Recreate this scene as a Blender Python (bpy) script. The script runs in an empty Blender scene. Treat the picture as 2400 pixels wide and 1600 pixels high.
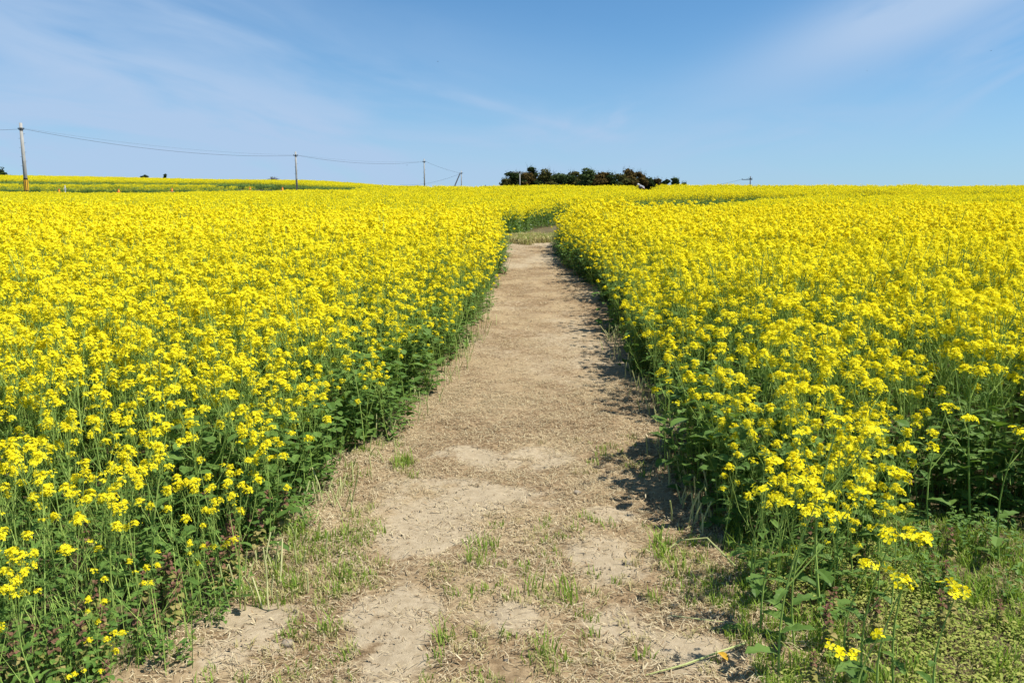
import bpy, math, random
import numpy as np
from mathutils import Vector, Matrix, Euler

R = math.radians
scene = bpy.context.scene
COL = scene.collection
rng = np.random.default_rng(7)
random.seed(7)

# ------------------------------------------------------------------ camera
EYE = 1.65
PITCH = R(8.5)
cam_data = bpy.data.cameras.new("camera")
cam_data.sensor_width = 36.0
cam_data.lens = 28.0
cam_data.clip_start = 0.05
cam_data.clip_end = 9000.0
cam = bpy.data.objects.new("camera", cam_data)
COL.objects.link(cam)
cam.location = (0, 0, EYE)
cam.rotation_euler = (R(90) - PITCH, 0, 0)
scene.camera = cam

# ------------------------------------------------------------------ sun, sky, exposure
SUN_EL, SUN_AZ = R(60), R(102)          # azimuth clockwise from the view direction (+Y)
sdir = Vector((math.cos(SUN_EL) * math.sin(SUN_AZ), math.cos(SUN_EL) * math.cos(SUN_AZ), math.sin(SUN_EL)))
sun_d = bpy.data.lights.new("sun", 'SUN')
sun_d.energy = 4.6
sun_d.angle = R(0.53)
sun_d.color = (1.0, 0.95, 0.87)
sun = bpy.data.objects.new("sun", sun_d)
COL.objects.link(sun)
sun.rotation_euler = sdir.to_track_quat('Z', 'Y').to_euler()

scene.view_settings.view_transform = 'Standard'
scene.view_settings.look = 'None'
scene.view_settings.exposure = 0.68
scene.view_settings.gamma = 1.0

world = bpy.data.worlds.new("World")
scene.world = world
world.use_nodes = True


class NT:
    """small node tree helper"""
    def __init__(self, nt):
        self.nt = nt
        nt.nodes.clear()

    def n(self, typ, ins=None, **props):
        nd = self.nt.nodes.new(typ)
        for k, v in props.items():
            setattr(nd, k, v)
        for k, v in (ins or {}).items():
            s = nd.inputs[k]
            if hasattr(v, 'is_output') or isinstance(v, bpy.types.NodeSocket):
                self.nt.links.new(v, s)
            else:
                s.default_value = v
        return nd

    def m(self, op, a, b=0.0, c=0.0, clamp=False):
        nd = self.n('ShaderNodeMath', {0: a, 1: b, 2: c}, operation=op, use_clamp=clamp)
        return nd.outputs[0]

    def mix(self, f, a, b, blend='MIX'):
        nd = self.n('ShaderNodeMix', data_type='RGBA', blend_type=blend)
        for i, v in ((0, f), (6, a), (7, b)):
            s = nd.inputs[i]
            if isinstance(v, bpy.types.NodeSocket):
                self.nt.links.new(v, s)
            else:
                s.default_value = v if i == 0 else (v[0], v[1], v[2], 1)
        return nd.outputs[2]

    def smooth(self, v, a, b):
        nd = self.n('ShaderNodeMapRange', {0: v, 1: a, 2: b, 3: 0.0, 4: 1.0}, interpolation_type='SMOOTHSTEP')
        return nd.outputs[0]


def build_sky():
    t = NT(world.node_tree)
    out = t.n('ShaderNodeOutputWorld')
    sky = t.n('ShaderNodeTexSky', sky_type='NISHITA', sun_disc=False, sun_elevation=SUN_EL, sun_rotation=SUN_AZ,
              altitude=50.0, air_density=1.0, dust_density=0.35, ozone_density=2.5)
    tc = t.n('ShaderNodeTexCoord')
    sp = t.n('ShaderNodeSeparateXYZ', {0: tc.outputs['Generated']})
    az = t.m('ARCTAN2', sp.outputs[0], sp.outputs[1])
    el = t.m('ARCSINE', sp.outputs[2])

    def streak(a0, e0, slope, la, lw, ns, thr0, thr1, seed, dist=0.6):
        # cirrus sheet: an oriented soft band modulated by stretched noise
        ca, sa = math.cos(math.atan(slope)), math.sin(math.atan(slope))
        da = t.m('SUBTRACT', az, a0)
        de = t.m('SUBTRACT', el, e0)
        u = t.m('ADD', t.m('MULTIPLY', da, ca), t.m('MULTIPLY', de, sa))
        v = t.m('SUBTRACT', t.m('MULTIPLY', de, ca), t.m('MULTIPLY', da, sa))
        vec = t.n('ShaderNodeCombineXYZ', {0: t.m('MULTIPLY', u, ns), 1: t.m('MULTIPLY', v, ns * 4.5), 2: seed})
        nz = t.n('ShaderNodeTexNoise', {'Vector': vec.outputs[0], 'Scale': 1.0, 'Detail': 6.0, 'Roughness': 0.52,
                                        'Distortion': dist}).outputs[0]
        g = t.m('ADD', t.m('POWER', t.m('DIVIDE', t.m('ABSOLUTE', u), la), 2.0),
                t.m('POWER', t.m('DIVIDE', t.m('ABSOLUTE', v), lw), 2.0))
        g = t.m('EXPONENT', t.m('MULTIPLY', g, -1.0))
        return t.m('MULTIPLY', g, t.smooth(nz, thr0, thr1))

    veil = streak(-0.50, 0.135, -0.20, 0.50, 0.135, 3.4, 0.26, 0.66, 3.1)
    low = streak(0.0, 0.02, 0.0, 2.2, 0.125, 1.6, -0.25, 0.62, 8.4)
    band = streak(0.47, 0.232, 0.34, 0.20, 0.040, 4.0, 0.0, 0.50, 1.7, 0.4)
    band2 = streak(0.56, 0.18, 0.42, 0.16, 0.04, 5.0, 0.38, 0.80, 5.5)
    topl = streak(-0.36, 0.25, -0.25, 0.30, 0.060, 3.2, 0.30, 0.85, 6.3)
    contrail = streak(-0.10, 0.158, -0.24, 0.33, 0.0065, 5.0, 0.36, 0.70, 9.2, 0.2)
    wisp = streak(0.10, 0.118, 0.12, 0.12, 0.022, 6.0, 0.38, 0.75, 4.4)
    wisp2 = streak(0.22, 0.095, 0.1, 0.22, 0.030, 5.0, 0.35, 0.85, 2.9)
    cov = t.m('MULTIPLY', veil, 0.85)
    for s, k in ((low, 0.62), (band, 1.0), (band2, 0.60), (topl, 0.42), (contrail, 0.5), (wisp, 0.55), (wisp2, 0.5)):
        cov = t.m('ADD', cov, t.m('MULTIPLY', s, k))
    cov = t.m('MINIMUM', cov, 0.92)
    tint = t.mix(1.0, sky.outputs[0], (0.43, 0.685, 0.83), 'MULTIPLY')
    col = t.mix(cov, tint, (2.75, 3.72, 5.15))
    bg = t.n('ShaderNodeBackground', {'Color': col, 'Strength': 0.10})
    t.nt.links.new(bg.outputs[0], out.inputs[0])


build_sky()


# ------------------------------------------------------------------ terrain shape
def sst(a, b, x):
    t = np.clip((np.asarray(x, float) - a) / (b - a), 0, 1)
    return t * t * (3 - 2 * t)


def terr(x, y):
    x = np.asarray(x, float)
    y = np.asarray(y, float)
    c = 0.00026 - 0.00013 * sst(-2, 34, -x)
    yy = np.clip(y, -5, 72.0)
    z = 0.033 * yy + c * np.maximum(yy, 0) ** 2
    s = 0.022 + 0.030 * sst(-6, 14, -x) + 0.025 * sst(12, 40, -x) + 0.013 * sst(40, 100, -x)
    z = z + s * (np.clip(y - 72.0, 0, 43) + 0.72 * np.clip(y - 115.0, 0, 37))
    k = sst(152, 420, y)
    return z * (1 - k) + 2.5 * k


def tz(x, y):
    return float(terr(x, y))


FPX = 28 / 36 * 1024


def at_depth(px, py, Y):
    """world point at distance Y ahead for a place measured on the 1024 px photograph (used to survey positions)"""
    u, v = (px - 512) / FPX, -(py - 341) / FPX
    c, s = math.cos(PITCH), math.sin(PITCH)
    d = (u, c + v * s, -s + v * c)
    k = Y / d[1]
    return Vector((d[0] * k, Y, EYE + d[2] * k))


# path edges (metres): x of the left and right edge along y
PY = np.array([-6, 2.0, 2.53, 3.02, 3.78, 4.5, 5.38, 6.6, 8.5, 11.85, 15.4, 19.1, 23.1, 25.0])
PL = np.array([-1.4, -1.26, -1.20, -1.09, -0.99, -0.90, -0.82, -0.61, -0.40, -0.22, -0.12, -0.12, -0.13, -0.10])
PR = np.array([0.80, 0.80, 0.84, 0.92, 0.99, 0.98, 1.04, 1.07, 1.15, 1.40, 1.32, 1.22, 1.30, 1.42])
BEND = np.array([[0.62, 24.2], [1.3, 26.6], [2.6, 30.4], [4.4, 35.0], [6.4, 39.6], [8.5, 43.2], [11.5, 47.0], [15, 50], [22, 53], [30, 55]])


def seg_dist(x, y, P):
    d = np.full(np.shape(x), 1e9)
    for a, b in zip(P[:-1], P[1:]):
        ab = b - a
        t = np.clip(((x - a[0]) * ab[0] + (y - a[1]) * ab[1]) / (ab @ ab), 0, 1)
        d = np.minimum(d, np.hypot(x - a[0] - t * ab[0], y - a[1] - t * ab[1]))
    return d


# right hand crop's front line: y of the first row as a function of x
FX = np.array([0.6, 0.95, 1.15, 1.5, 1.85, 2.15, 2.4, 2.8, 6])
FY = np.array([4.7, 4.2, 3.45, 3.40, 3.75, 3.95, 3.85, 3.7, 3.6])


def clear_dist(x, y):
    """distance into the crop from the nearest edge (negative: no crop here)"""
    x = np.asarray(x, float)
    y = np.asarray(y, float)
    xl, xr = np.interp(y, PY, PL), np.interp(y, PY, PR)
    wob = 0.07 * np.sin(y * 2.3 + 1) + 0.05 * np.sin(y * 5.1)
    dl = (xl - np.interp(y, [2, 3, 6, 9, 15], [-.02, .02, .03, .08, .20]) + wob) - x
    dr = np.minimum(x - (xr + 0.03 + wob), y - np.interp(x, FX, FY))
    d = np.where(x < 0.5 * (xl + xr), dl, dr)
    d = np.where(y > 25.0, np.maximum(np.hypot(x - 0.6, y - 25) - 0.75, 0.0), d)
    width = np.interp(y, [24, 28, 34, 44, 50, 55], [0.85, 1.5, 2.5, 2.2, 1.1, 0.4])
    db = seg_dist(x, y, BEND) - width
    verge = np.hypot((x - 0.55) / 1.15, (y - 26.3) / 1.5) - 1.0
    notch = seg_dist(x, y, np.array([[10.2, 62.0], [12.7, 77.0]])) - 0.60
    bare = np.hypot((x + .84) / 0.9, (y - 45.0) / 2.2) - 1.0
    d = np.minimum(np.minimum(d, db), np.minimum(verge, np.minimum(notch, bare)))
    d = np.where((y > 76) | (y < 1.9), -1, d)
    return d


# ------------------------------------------------------------------ object helpers
def set_tag(o, label=None, cat=None, group=None, kind=None):
    for k, v in (('label', label), ('category', cat), ('group', group), ('kind', kind)):
        if v:
            o[k] = v
    return o


class MB:
    def __init__(self):
        self.v, self.f, self.m = [], [], []

    def face(self, pts, mat=0):
        i = len(self.v)
        self.v.extend([tuple(p) for p in pts])
        self.f.append(tuple(range(i, i + len(pts))))
        self.m.append(mat)

    def tube(self, pts, rad, mat=0, sides=4, cap=True):
        pts = [Vector(p) for p in pts]
        rings = []
        for i, p in enumerate(pts):
            d = (pts[min(i + 1, len(pts) - 1)] - pts[max(i - 1, 0)])
            d = d.normalized() if d.length > 1e-9 else Vector((0, 0, 1))
            a = d.cross(Vector((1, 0, 0)) if abs(d.x) < 0.8 else Vector((0, 1, 0))).normalized()
            b = d.cross(a)
            i0 = len(self.v)
            for k in range(sides):
                w = 2 * math.pi * k / sides
                self.v.append(tuple(p + (a * math.cos(w) + b * math.sin(w)) * rad[i]))
            rings.append(i0)
        for r0, r1 in zip(rings[:-1], rings[1:]):
            for k in range(sides):
                k2 = (k + 1) % sides
                self.f.append((r0 + k, r0 + k2, r1 + k2, r1 + k))
                self.m.append(mat)
        if cap:
            self.f.append(tuple(rings[-1] + k for k in range(sides)))
            self.m.append(mat)
            self.f.append(tuple(rings[0] + k for k in reversed(range(sides))))
            self.m.append(mat)

    def box(self, c, s, mat=0, rot=None):
        c = Vector(c)
        M = rot or Matrix.Identity(3)
        i = len(self.v)
        for dx in (-.5, .5):
            for dy in (-.5, .5):
                for dz in (-.5, .5):
                    self.v.append(tuple(c + M @ Vector((dx * s[0], dy * s[1], dz * s[2]))))
        for q in ((0, 1, 3, 2), (4, 6, 7, 5), (0, 4, 5, 1), (2, 3, 7, 6), (0, 2, 6, 4), (1, 5, 7, 3)):
            self.f.append(tuple(i + k for k in q))
            self.m.append(mat)

    def add(self, o):
        n = len(self.v)
        self.v += o.v
        self.f += [tuple(n + i for i in f) for f in o.f]
        self.m += o.m

    def mesh(self, name, mats, smooth=False):
        me = bpy.data.meshes.new(name)
        me.from_pydata(self.v, [], self.f)
        for m in mats:
            me.materials.append(m)
        if len(mats) > 1:
            me.polygons.foreach_set('material_index', self.m)
        if smooth:
            me.polygons.foreach_set('use_smooth', [True] * len(self.f))
        me.update()
        return me

    def build(self, name, mats, parent=None, smooth=False, link=True):
        o = bpy.data.objects.new(name, self.mesh(name, mats if isinstance(mats, (list, tuple)) else [mats], smooth))
        if link:
            COL.objects.link(o)
        if parent:
            o.parent = parent
        return o


def empty(name, loc, rz=0.0):
    o = bpy.data.objects.new(name, None)
    o.empty_display_size = 0.1
    COL.objects.link(o)
    o.location = loc
    o.rotation_euler = (0, 0, rz)
    return o


# ------------------------------------------------------------------ materials
def mat_simple(name, col, rough=0.7, spec=0.3, var=0.0, vscale=8.0, metallic=0.0):
    m = bpy.data.materials.new(name)
    m.use_nodes = True
    t = NT(m.node_tree)
    out = t.n('ShaderNodeOutputMaterial')
    c = (*col, 1)
    b = t.n('ShaderNodeBsdfPrincipled', {'Base Color': c, 'Roughness': rough, 'Specular IOR Level': spec, 'Metallic': metallic})
    if var:
        tc = t.n('ShaderNodeTexCoord')
        nz = t.n('ShaderNodeTexNoise', {'Vector': tc.outputs['Object'], 'Scale': vscale, 'Detail': 5.0}).outputs[0]
        k = t.m('ADD', 1 - var, t.m('MULTIPLY', nz, 2 * var))
        cc = t.n('ShaderNodeCombineXYZ', {0: t.m('MULTIPLY', k, col[0]), 1: t.m('MULTIPLY', k, col[1]), 2: t.m('MULTIPLY', k, col[2])})
        t.nt.links.new(cc.outputs[0], b.inputs['Base Color'])
    t.nt.links.new(b.outputs[0], out.inputs[0])
    return m


def mat_leafy(name, ca, cb, trans=0.35, gloss=0.0, rough=0.45, ctrans=None):
    """thin plant matter: colour differs piece by piece and plant by plant; partly translucent"""
    m = bpy.data.materials.new(name)
    m.use_nodes = True
    t = NT(m.node_tree)
    out = t.n('ShaderNodeOutputMaterial')
    oi = t.n('ShaderNodeObjectInfo')
    ge = t.n('ShaderNodeNewGeometry')
    f = t.m('FRACT', t.m('ADD', ge.outputs['Random Per Island'], t.m('MULTIPLY', oi.outputs['Random'], 7.31)))
    col = t.mix(f, ca, cb)
    dif = t.n('ShaderNodeBsdfDiffuse', {'Color': col})
    trc = col if ctrans is None else t.mix(1.0, col, ctrans, 'MULTIPLY')
    tr = t.n('ShaderNodeBsdfTranslucent', {'Color': trc})
    mx = t.n('ShaderNodeMixShader', {0: trans, 1: dif.outputs[0], 2: tr.outputs[0]})
    last = mx.outputs[0]
    if gloss:
        gl = t.n('ShaderNodeBsdfGlossy', {'Color': (1, 1, 1, 1), 'Roughness': rough})
        fr = t.n('ShaderNodeFresnel', {0: 1.4})
        last = t.n('ShaderNodeMixShader', {0: t.m('MULTIPLY', fr.outputs[0], gloss), 1: last, 2: gl.outputs[0]}).outputs[0]
    t.nt.links.new(last, out.inputs[0])
    return m


M_STEM = mat_leafy("rapeseed_stem", (0.24, 0.355, 0.072), (0.35, 0.465, 0.115), 0.12)
M_LEAF = mat_leafy("rapeseed_leaf", (0.075, 0.145, 0.028), (0.14, 0.23, 0.048), 0.30, 0.2, ctrans=(1.3, 1.4, 0.6))
M_PETAL = mat_leafy("rapeseed_petal", (0.84, 0.71, 0.009), (0.90, 0.825, 0.045), 0.34, ctrans=(1.0, 0.97, 0.5))
M_BUD = mat_leafy("rapeseed_bud", (0.42, 0.46, 0.05), (0.60, 0.55, 0.04), 0.2)
M_FIELD = [M_STEM, M_LEAF, M_PETAL, M_BUD]
M_STRAW = mat_leafy("dry_straw", (0.38, 0.295, 0.165), (0.62, 0.53, 0.34), 0.15)
M_STRAWD = mat_leafy("weathered_straw", (0.18, 0.125, 0.07), (0.34, 0.24, 0.135), 0.1)
M_STUB = mat_leafy("cut_stem", (0.42, 0.46, 0.17), (0.58, 0.56, 0.27), 0.15, 0.2)
M_GRASS = mat_leafy("grass_blade", (0.17, 0.28, 0.045), (0.34, 0.44, 0.09), 0.35, 0.0, ctrans=(1.2, 1.2, 0.6))
M_GRASSD = mat_leafy("dry_grass_blade", (0.36, 0.32, 0.13), (0.52, 0.45, 0.22), 0.25)
M_WEED = mat_leafy("weed_leaf", (0.070, 0.15, 0.028), (0.16, 0.27, 0.05), 0.35, 0.3, ctrans=(1.2, 1.2, 0.6))
M_COVER = mat_leafy("chickweed_leaf", (0.21, 0.28, 0.05), (0.42, 0.42, 0.12), 0.30)
M_NETTLE = mat_leafy("dead_nettle_leaf", (0.20, 0.21, 0.055), (0.34, 0.28, 0.11), 0.25)
M_NETTLE_TOP = mat_leafy("dead_nettle_top", (0.15, 0.09, 0.05), (0.22, 0.115, 0.08), 0.2)


def mat_ground():
    m = bpy.data.materials.new("field_soil")
    m.use_nodes = True
    t = NT(m.node_tree)
    out = t.n('ShaderNodeOutputMaterial')
    ge = t.n('ShaderNodeNewGeometry')
    pos = ge.outputs['Position']
    n1 = t.n('ShaderNodeTexNoise', {'Vector': pos, 'Scale': 3.0, 'Detail': 8.0, 'Roughness': 0.6}).outputs[0]
    n2 = t.n('ShaderNodeTexNoise', {'Vector': pos, 'Scale': 45.0, 'Detail': 5.0, 'Roughness': 0.7}).outputs[0]
    col = t.mix(t.smooth(n1, 0.35, 0.65), (0.085, 0.062, 0.034), (0.15, 0.115, 0.06))
    col = t.mix(t.smooth(n2, 0.50, 0.68), col, (0.11, 0.125, 0.045))
    b = t.n('ShaderNodeBsdfPrincipled', {'Base Color': col, 'Roughness': 0.95, 'Specular IOR Level': 0.15})
    bp = t.n('ShaderNodeBump', {'Strength': 0.8, 'Distance': 0.02, 'Height': n2})
    t.nt.links.new(bp.outputs[0], b.inputs['Normal'])
    t.nt.links.new(b.outputs[0], out.inputs[0])
    return m


def mat_path():
    m = bpy.data.materials.new("path_clay")
    m.use_nodes = True
    t = NT(m.node_tree)
    out = t.n('ShaderNodeOutputMaterial')
    ge = t.n('ShaderNodeNewGeometry')
    pos = ge.outputs['Position']
    at = t.n('ShaderNodeAttribute', attribute_name='bare')
    n1 = t.n('ShaderNodeTexNoise', {'Vector': pos, 'Scale': 1.6, 'Detail': 8.0, 'Roughness': 0.62}).outputs[0]
    n2 = t.n('ShaderNodeTexNoise', {'Vector': pos, 'Scale': 24.0, 'Detail': 8.0, 'Roughness': 0.72}).outputs[0]
    n3 = t.n('ShaderNodeTexNoise', {'Vector': pos, 'Scale': 160.0, 'Detail': 4.0, 'Roughness': 0.7}).outputs[0]
    soil = t.mix(t.smooth(n2, 0.36, 0.64), (0.15, 0.098, 0.050), (0.31, 0.222, 0.125))
    soil = t.mix(t.m('MULTIPLY', t.smooth(n1, 0.42, 0.62), 0.6), soil, (0.39, 0.30, 0.175))
    clay = t.mix(t.smooth(n2, 0.35, 0.65), (0.31, 0.245, 0.155), (0.40, 0.325, 0.215))
    clay = t.mix(t.m('MULTIPLY', t.smooth(n3, 0.60, 0.72), 0.5), clay, (0.28, 0.20, 0.12))
    edge = t.m('ADD', at.outputs['Fac'], t.m('MULTIPLY', t.m('SUBTRACT', n2, 0.5), 0.9))
    col = t.mix(t.smooth(edge, 0.22, 0.80), soil, clay)
    b = t.n('ShaderNodeBsdfPrincipled', {'Base Color': col, 'Roughness': 0.95, 'Specular IOR Level': 0.12})
    h = t.m('ADD', t.m('MULTIPLY', n2, 0.7), t.m('MULTIPLY', n3, 0.3))
    bp = t.n('ShaderNodeBump', {'Strength': 0.7, 'Distance': 0.018, 'Height': h})
    t.nt.links.new(bp.outputs[0], b.inputs['Normal'])
    t.nt.links.new(b.outputs[0], out.inputs[0])
    return m


# ------------------------------------------------------------------ ground and path sheets
def grid_mesh(name, xs, ys, Z, mat, attr=None):
    nx, ny = len(xs), len(ys)
    X, Y = np.meshgrid(xs, ys)
    co = np.stack([X, Y, Z], -1).reshape(-1, 3).astype(np.float32)
    i = np.arange((ny - 1) * (nx - 1))
    a = (i // (nx - 1)) * nx + i % (nx - 1)
    q = np.stack([a, a + 1, a + nx + 1, a + nx], -1).astype(np.int32)
    me = bpy.data.meshes.new(name)
    me.vertices.add(len(co))
    me.vertices.foreach_set('co', co.ravel())
    me.loops.add(q.size)
    me.loops.foreach_set('vertex_index', q.ravel())
    me.polygons.add(len(q))
    me.polygons.foreach_set('loop_start', np.arange(0, q.size, 4, dtype=np.int32))
    me.polygons.foreach_set('use_smooth', np.ones(len(q), bool))
    me.update()
    me.validate()
    me.materials.append(mat)
    if attr is not None:
        at = me.attributes.new('bare', 'FLOAT', 'POINT')
        at.data.foreach_set('value', attr.astype(np.float32).ravel())
    o = bpy.data.objects.new(name, me)
    COL.objects.link(o)
    return o


def spread(a, b, step, lim, g):
    r = list(np.arange(a, b + 1e-6, step))
    s = step
    while r[-1] < lim:
        s *= g
        r.append(r[-1] + s)
    s = step
    l = [a]
    while l[-1] > -lim:
        s *= g
        l.append(l[-1] - s)
    return np.array(l[:0:-1] + r)


gx = spread(-10, 10, 0.5, 4000, 1.18)
gy = spread(-4, 80, 0.8, 6000, 1.18)
gX, gY = np.meshgrid(gx, gy)
gz = terr(gX, np.maximum(gY, -60)) - 0.02
ground = grid_mesh("ground", gx, gy, gz, mat_ground())
set_tag(ground, "dark soil of the rapeseed hillside under the crop", "ground", kind="structure")


def vnoise(x, y, s, seed):
    """cheap smooth value noise"""
    r = np.random.default_rng(seed)
    T = r.random((64, 64))
    x, y = x * s, y * s
    xi, yi = np.floor(x).astype(int), np.floor(y).astype(int)
    fx, fy = x - xi, y - yi
    fx, fy = fx * fx * (3 - 2 * fx), fy * fy * (3 - 2 * fy)
    g = lambda a, b: T[a % 64, b % 64]
    return (g(xi, yi) * (1 - fx) + g(xi + 1, yi) * fx) * (1 - fy) + (g(xi, yi + 1) * (1 - fx) + g(xi + 1, yi + 1) * fx) * fy


# trodden bare clay patches on the path: x, y, half width, half length (metres)
BARE = [(-0.47, 2.86, 0.15, 0.40), (-0.40, 4.15, 0.34, 0.28), (-0.10, 4.15, 0.35, 0.17), (0.02, 4.85, 0.32, 0.18),
        (-0.42, 4.95, 0.22, 0.12), (0.42, 3.45, 0.17, 0.20), (-0.40, 3.70, 0.20, 0.22), (-1.02, 2.80, 0.17, 0.20),
        (0.50, 3.95, 0.14, 0.10), (0.42, 2.90, 0.14, 0.13), (0.64, 2.62, 0.16, 0.16), (-0.02, 2.92, 0.14, 0.12),
]


def bare_at(x, y):
    b = np.zeros(np.shape(x))
    for cx, cy, rx, ry in BARE:
        r = np.hypot((x - cx) / rx, (y - cy) / ry)
        b = np.maximum(b, np.clip(1.6 - r, 0, 1))
    n = vnoise(x, y, 4.0, 3) * 0.45 + vnoise(x, y, 11.0, 4) * 0.35 + vnoise(x, y, 27.0, 6) * 0.20
    far = 0.85 * sst(5.5, 8, y) * vnoise(x, y * .6, 1.3, 8)
    return np.clip(np.maximum(b, far) * 1.1 + (n - 0.53) * 2.6 * (0.25 + np.minimum(b, 1)), 0, 1)


def path_lift(x, y):
    return (vnoise(x, y, 3.0, 11) - 0.5) * 0.030 + (vnoise(x, y, 9.0, 12) - 0.5) * 0.016 + 0.012


px_ = np.arange(-2.0, 3.2, 0.04)
py_ = np.concatenate([np.arange(0.5, 7, 0.04), np.arange(7, 30, 0.10)])
pX, pY = np.meshgrid(px_, py_)
xl, xr = np.interp(pY, PY, PL), np.interp(pY, PY, PR)
ins = np.minimum(pX - xl, xr - pX)
ins = np.where(pY > 24.6, 0.95 - seg_dist(pX, pY, BEND), ins)
pz = terr(pX, pY) + path_lift(pX, pY) - 0.06 * (1 - sst(-0.42, -0.12, ins)) + 0.008
path = grid_mesh("path", px_, py_, pz, mat_path(), bare_at(pX, pY))
set_tag(path, "trodden clay footpath winding up between the rapeseed fields", "path", kind="structure")


def surf(x, y):
    """height of the ground surface incl. the path sheet"""
    x = np.asarray(x, float)
    y = np.asarray(y, float)
    l, r = np.interp(y, PY, PL), np.interp(y, PY, PR)
    i = np.minimum(x - l, r - x)
    p = terr(x, y) + path_lift(x, y) - 0.06 * (1 - sst(-0.42, -0.12, i)) + 0.008
    return np.where((y < 29) & (y > 0.5), np.maximum(p, terr(x, y) - 0.02), terr(x, y) - 0.02)


# ------------------------------------------------------------------ scattering (only for uncountable stuff)
def scatter(name, layers, label, cat):
    """layers: list of (points Nx3, euler Nx3, scale N, [template meshes]); one object, kind stuff"""
    P = np.concatenate([l[0] for l in layers]).astype(np.float32)
    E = np.concatenate([l[1] for l in layers]).astype(np.float32)
    S = np.concatenate([l[2] for l in layers]).astype(np.float32)
    I = np.concatenate([rng.integers(0, len(l[3]), len(l[0])) for l in layers]).astype(np.int32)
    Lx = np.concatenate([np.full(len(l[0]), k) for k, l in enumerate(layers)]).astype(np.int32)
    me = bpy.data.meshes.new(name)
    me.vertices.add(len(P))
    me.vertices.foreach_set('co', P.ravel())
    for an, ty, key, arr in (('rot', 'FLOAT_VECTOR', 'vector', E), ('scl', 'FLOAT', 'value', S), ('idx', 'INT', 'value', I), ('lay', 'INT', 'value', Lx)):
        a = me.attributes.new(an, ty, 'POINT')
        a.data.foreach_set(key, arr.ravel())
    ob = bpy.data.objects.new(name, me)
    COL.objects.link(ob)
    ng = bpy.data.node_groups.new(name, 'GeometryNodeTree')
    ng.interface.new_socket("Geometry", in_out='INPUT', socket_type='NodeSocketGeometry')
    ng.interface.new_socket("Geometry", in_out='OUTPUT', socket_type='NodeSocketGeometry')
    N, L = ng.nodes, ng.links
    gi, go = N.new('NodeGroupInput'), N.new('NodeGroupOutput')

    def attr(an, ty):
        nd = N.new('GeometryNodeInputNamedAttribute')
        nd.data_type = ty
        nd.inputs[0].default_value = an
        return nd.outputs[0]
    a_rot, a_scl, a_idx, a_lay = attr('rot', 'FLOAT_VECTOR'), attr('scl', 'FLOAT'), attr('idx', 'INT'), attr('lay', 'INT')
    e2r = N.new('FunctionNodeEulerToRotation')
    L.new(a_rot, e2r.inputs[0])
    jo = N.new('GeometryNodeJoinGeometry')
    for k, l in enumerate(layers):
        ji = N.new('GeometryNodeJoinGeometry')
        for mesh in l[3]:
            to = bpy.data.objects.new(mesh.name, mesh)          # not linked to the scene: a template only
            oi = N.new('GeometryNodeObjectInfo')
            oi.inputs['Object'].default_value = to
            oi.inputs['As Instance'].default_value = False
            g2i = N.new('GeometryNodeGeometryToInstance')
            L.new(oi.outputs['Geometry'], g2i.inputs[0])
            L.new(g2i.outputs[0], ji.inputs[0])
        iop = N.new('GeometryNodeInstanceOnPoints')
        iop.inputs['Pick Instance'].default_value = True
        cmp_ = N.new('FunctionNodeCompare')
        cmp_.data_type = 'INT'
        cmp_.operation = 'EQUAL'
        L.new(a_lay, cmp_.inputs[2])
        cmp_.inputs[3].default_value = k
        L.new(gi.outputs[0], iop.inputs['Points'])
        L.new(cmp_.outputs[0], iop.inputs['Selection'])
        L.new(ji.outputs[0], iop.inputs['Instance'])
        L.new(a_idx, iop.inputs['Instance Index'])
        L.new(e2r.outputs[0], iop.inputs['Rotation'])
        L.new(a_scl, iop.inputs['Scale'])
        L.new(iop.outputs[0], jo.inputs[0])
    L.new(jo.outputs[0], go.inputs[0])
    md = ob.modifiers.new("scatter", 'NODES')
    md.node_group = ng
    set_tag(ob, label, cat, kind='stuff')
    return ob


# ------------------------------------------------------------------ rapeseed plants
def ortho(d):
    a = d.cross(Vector((0, 0, 1)) if abs(d.z) < 0.9 else Vector((1, 0, 0))).normalized()
    return a, d.cross(a).normalized()


def flower(mb, rd, p, nrm, s, lod):
    a, b = ortho(nrm)
    w0 = rd.random() * 6.28
    if lod == 0:
        for k in range(4):
            w = w0 + k * math.pi / 2 + rd.uniform(-.12, .12)
            d = a * math.cos(w) + b * math.sin(w)
            e = nrm.cross(d)
            c = rd.uniform(0.05, 0.35)
            hw = s * 0.40
            mb.face([p, p + d * s * .62 - e * hw + nrm * s * c * .5, p + d * s + nrm * s * (c * .7 - rd.uniform(0, .25)),
                     p + d * s * .62 + e * hw + nrm * s * c * .5], 2)
    else:
        for k in range(2):
            w = w0 + k * math.pi / 2
            d = a * math.cos(w) + b * math.sin(w)
            e = nrm.cross(d) * s * .42
            up = nrm * s * rd.uniform(0, .35)
            mb.face([p - d * s - e + up, p - d * s + e + up, p + d * s + e, p + d * s - e], 2)


def bud(mb, p, d, s):
    a, b = ortho(d)
    t, m_ = p + d * s * 2.2, p + d * s
    q = [m_ + a * s * .5, m_ + b * s * .5, m_ - a * s * .5, m_ - b * s * .5]
    for k in range(4):
        mb.face([p, q[k], t, q[(k + 1) % 4]], 3)


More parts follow.
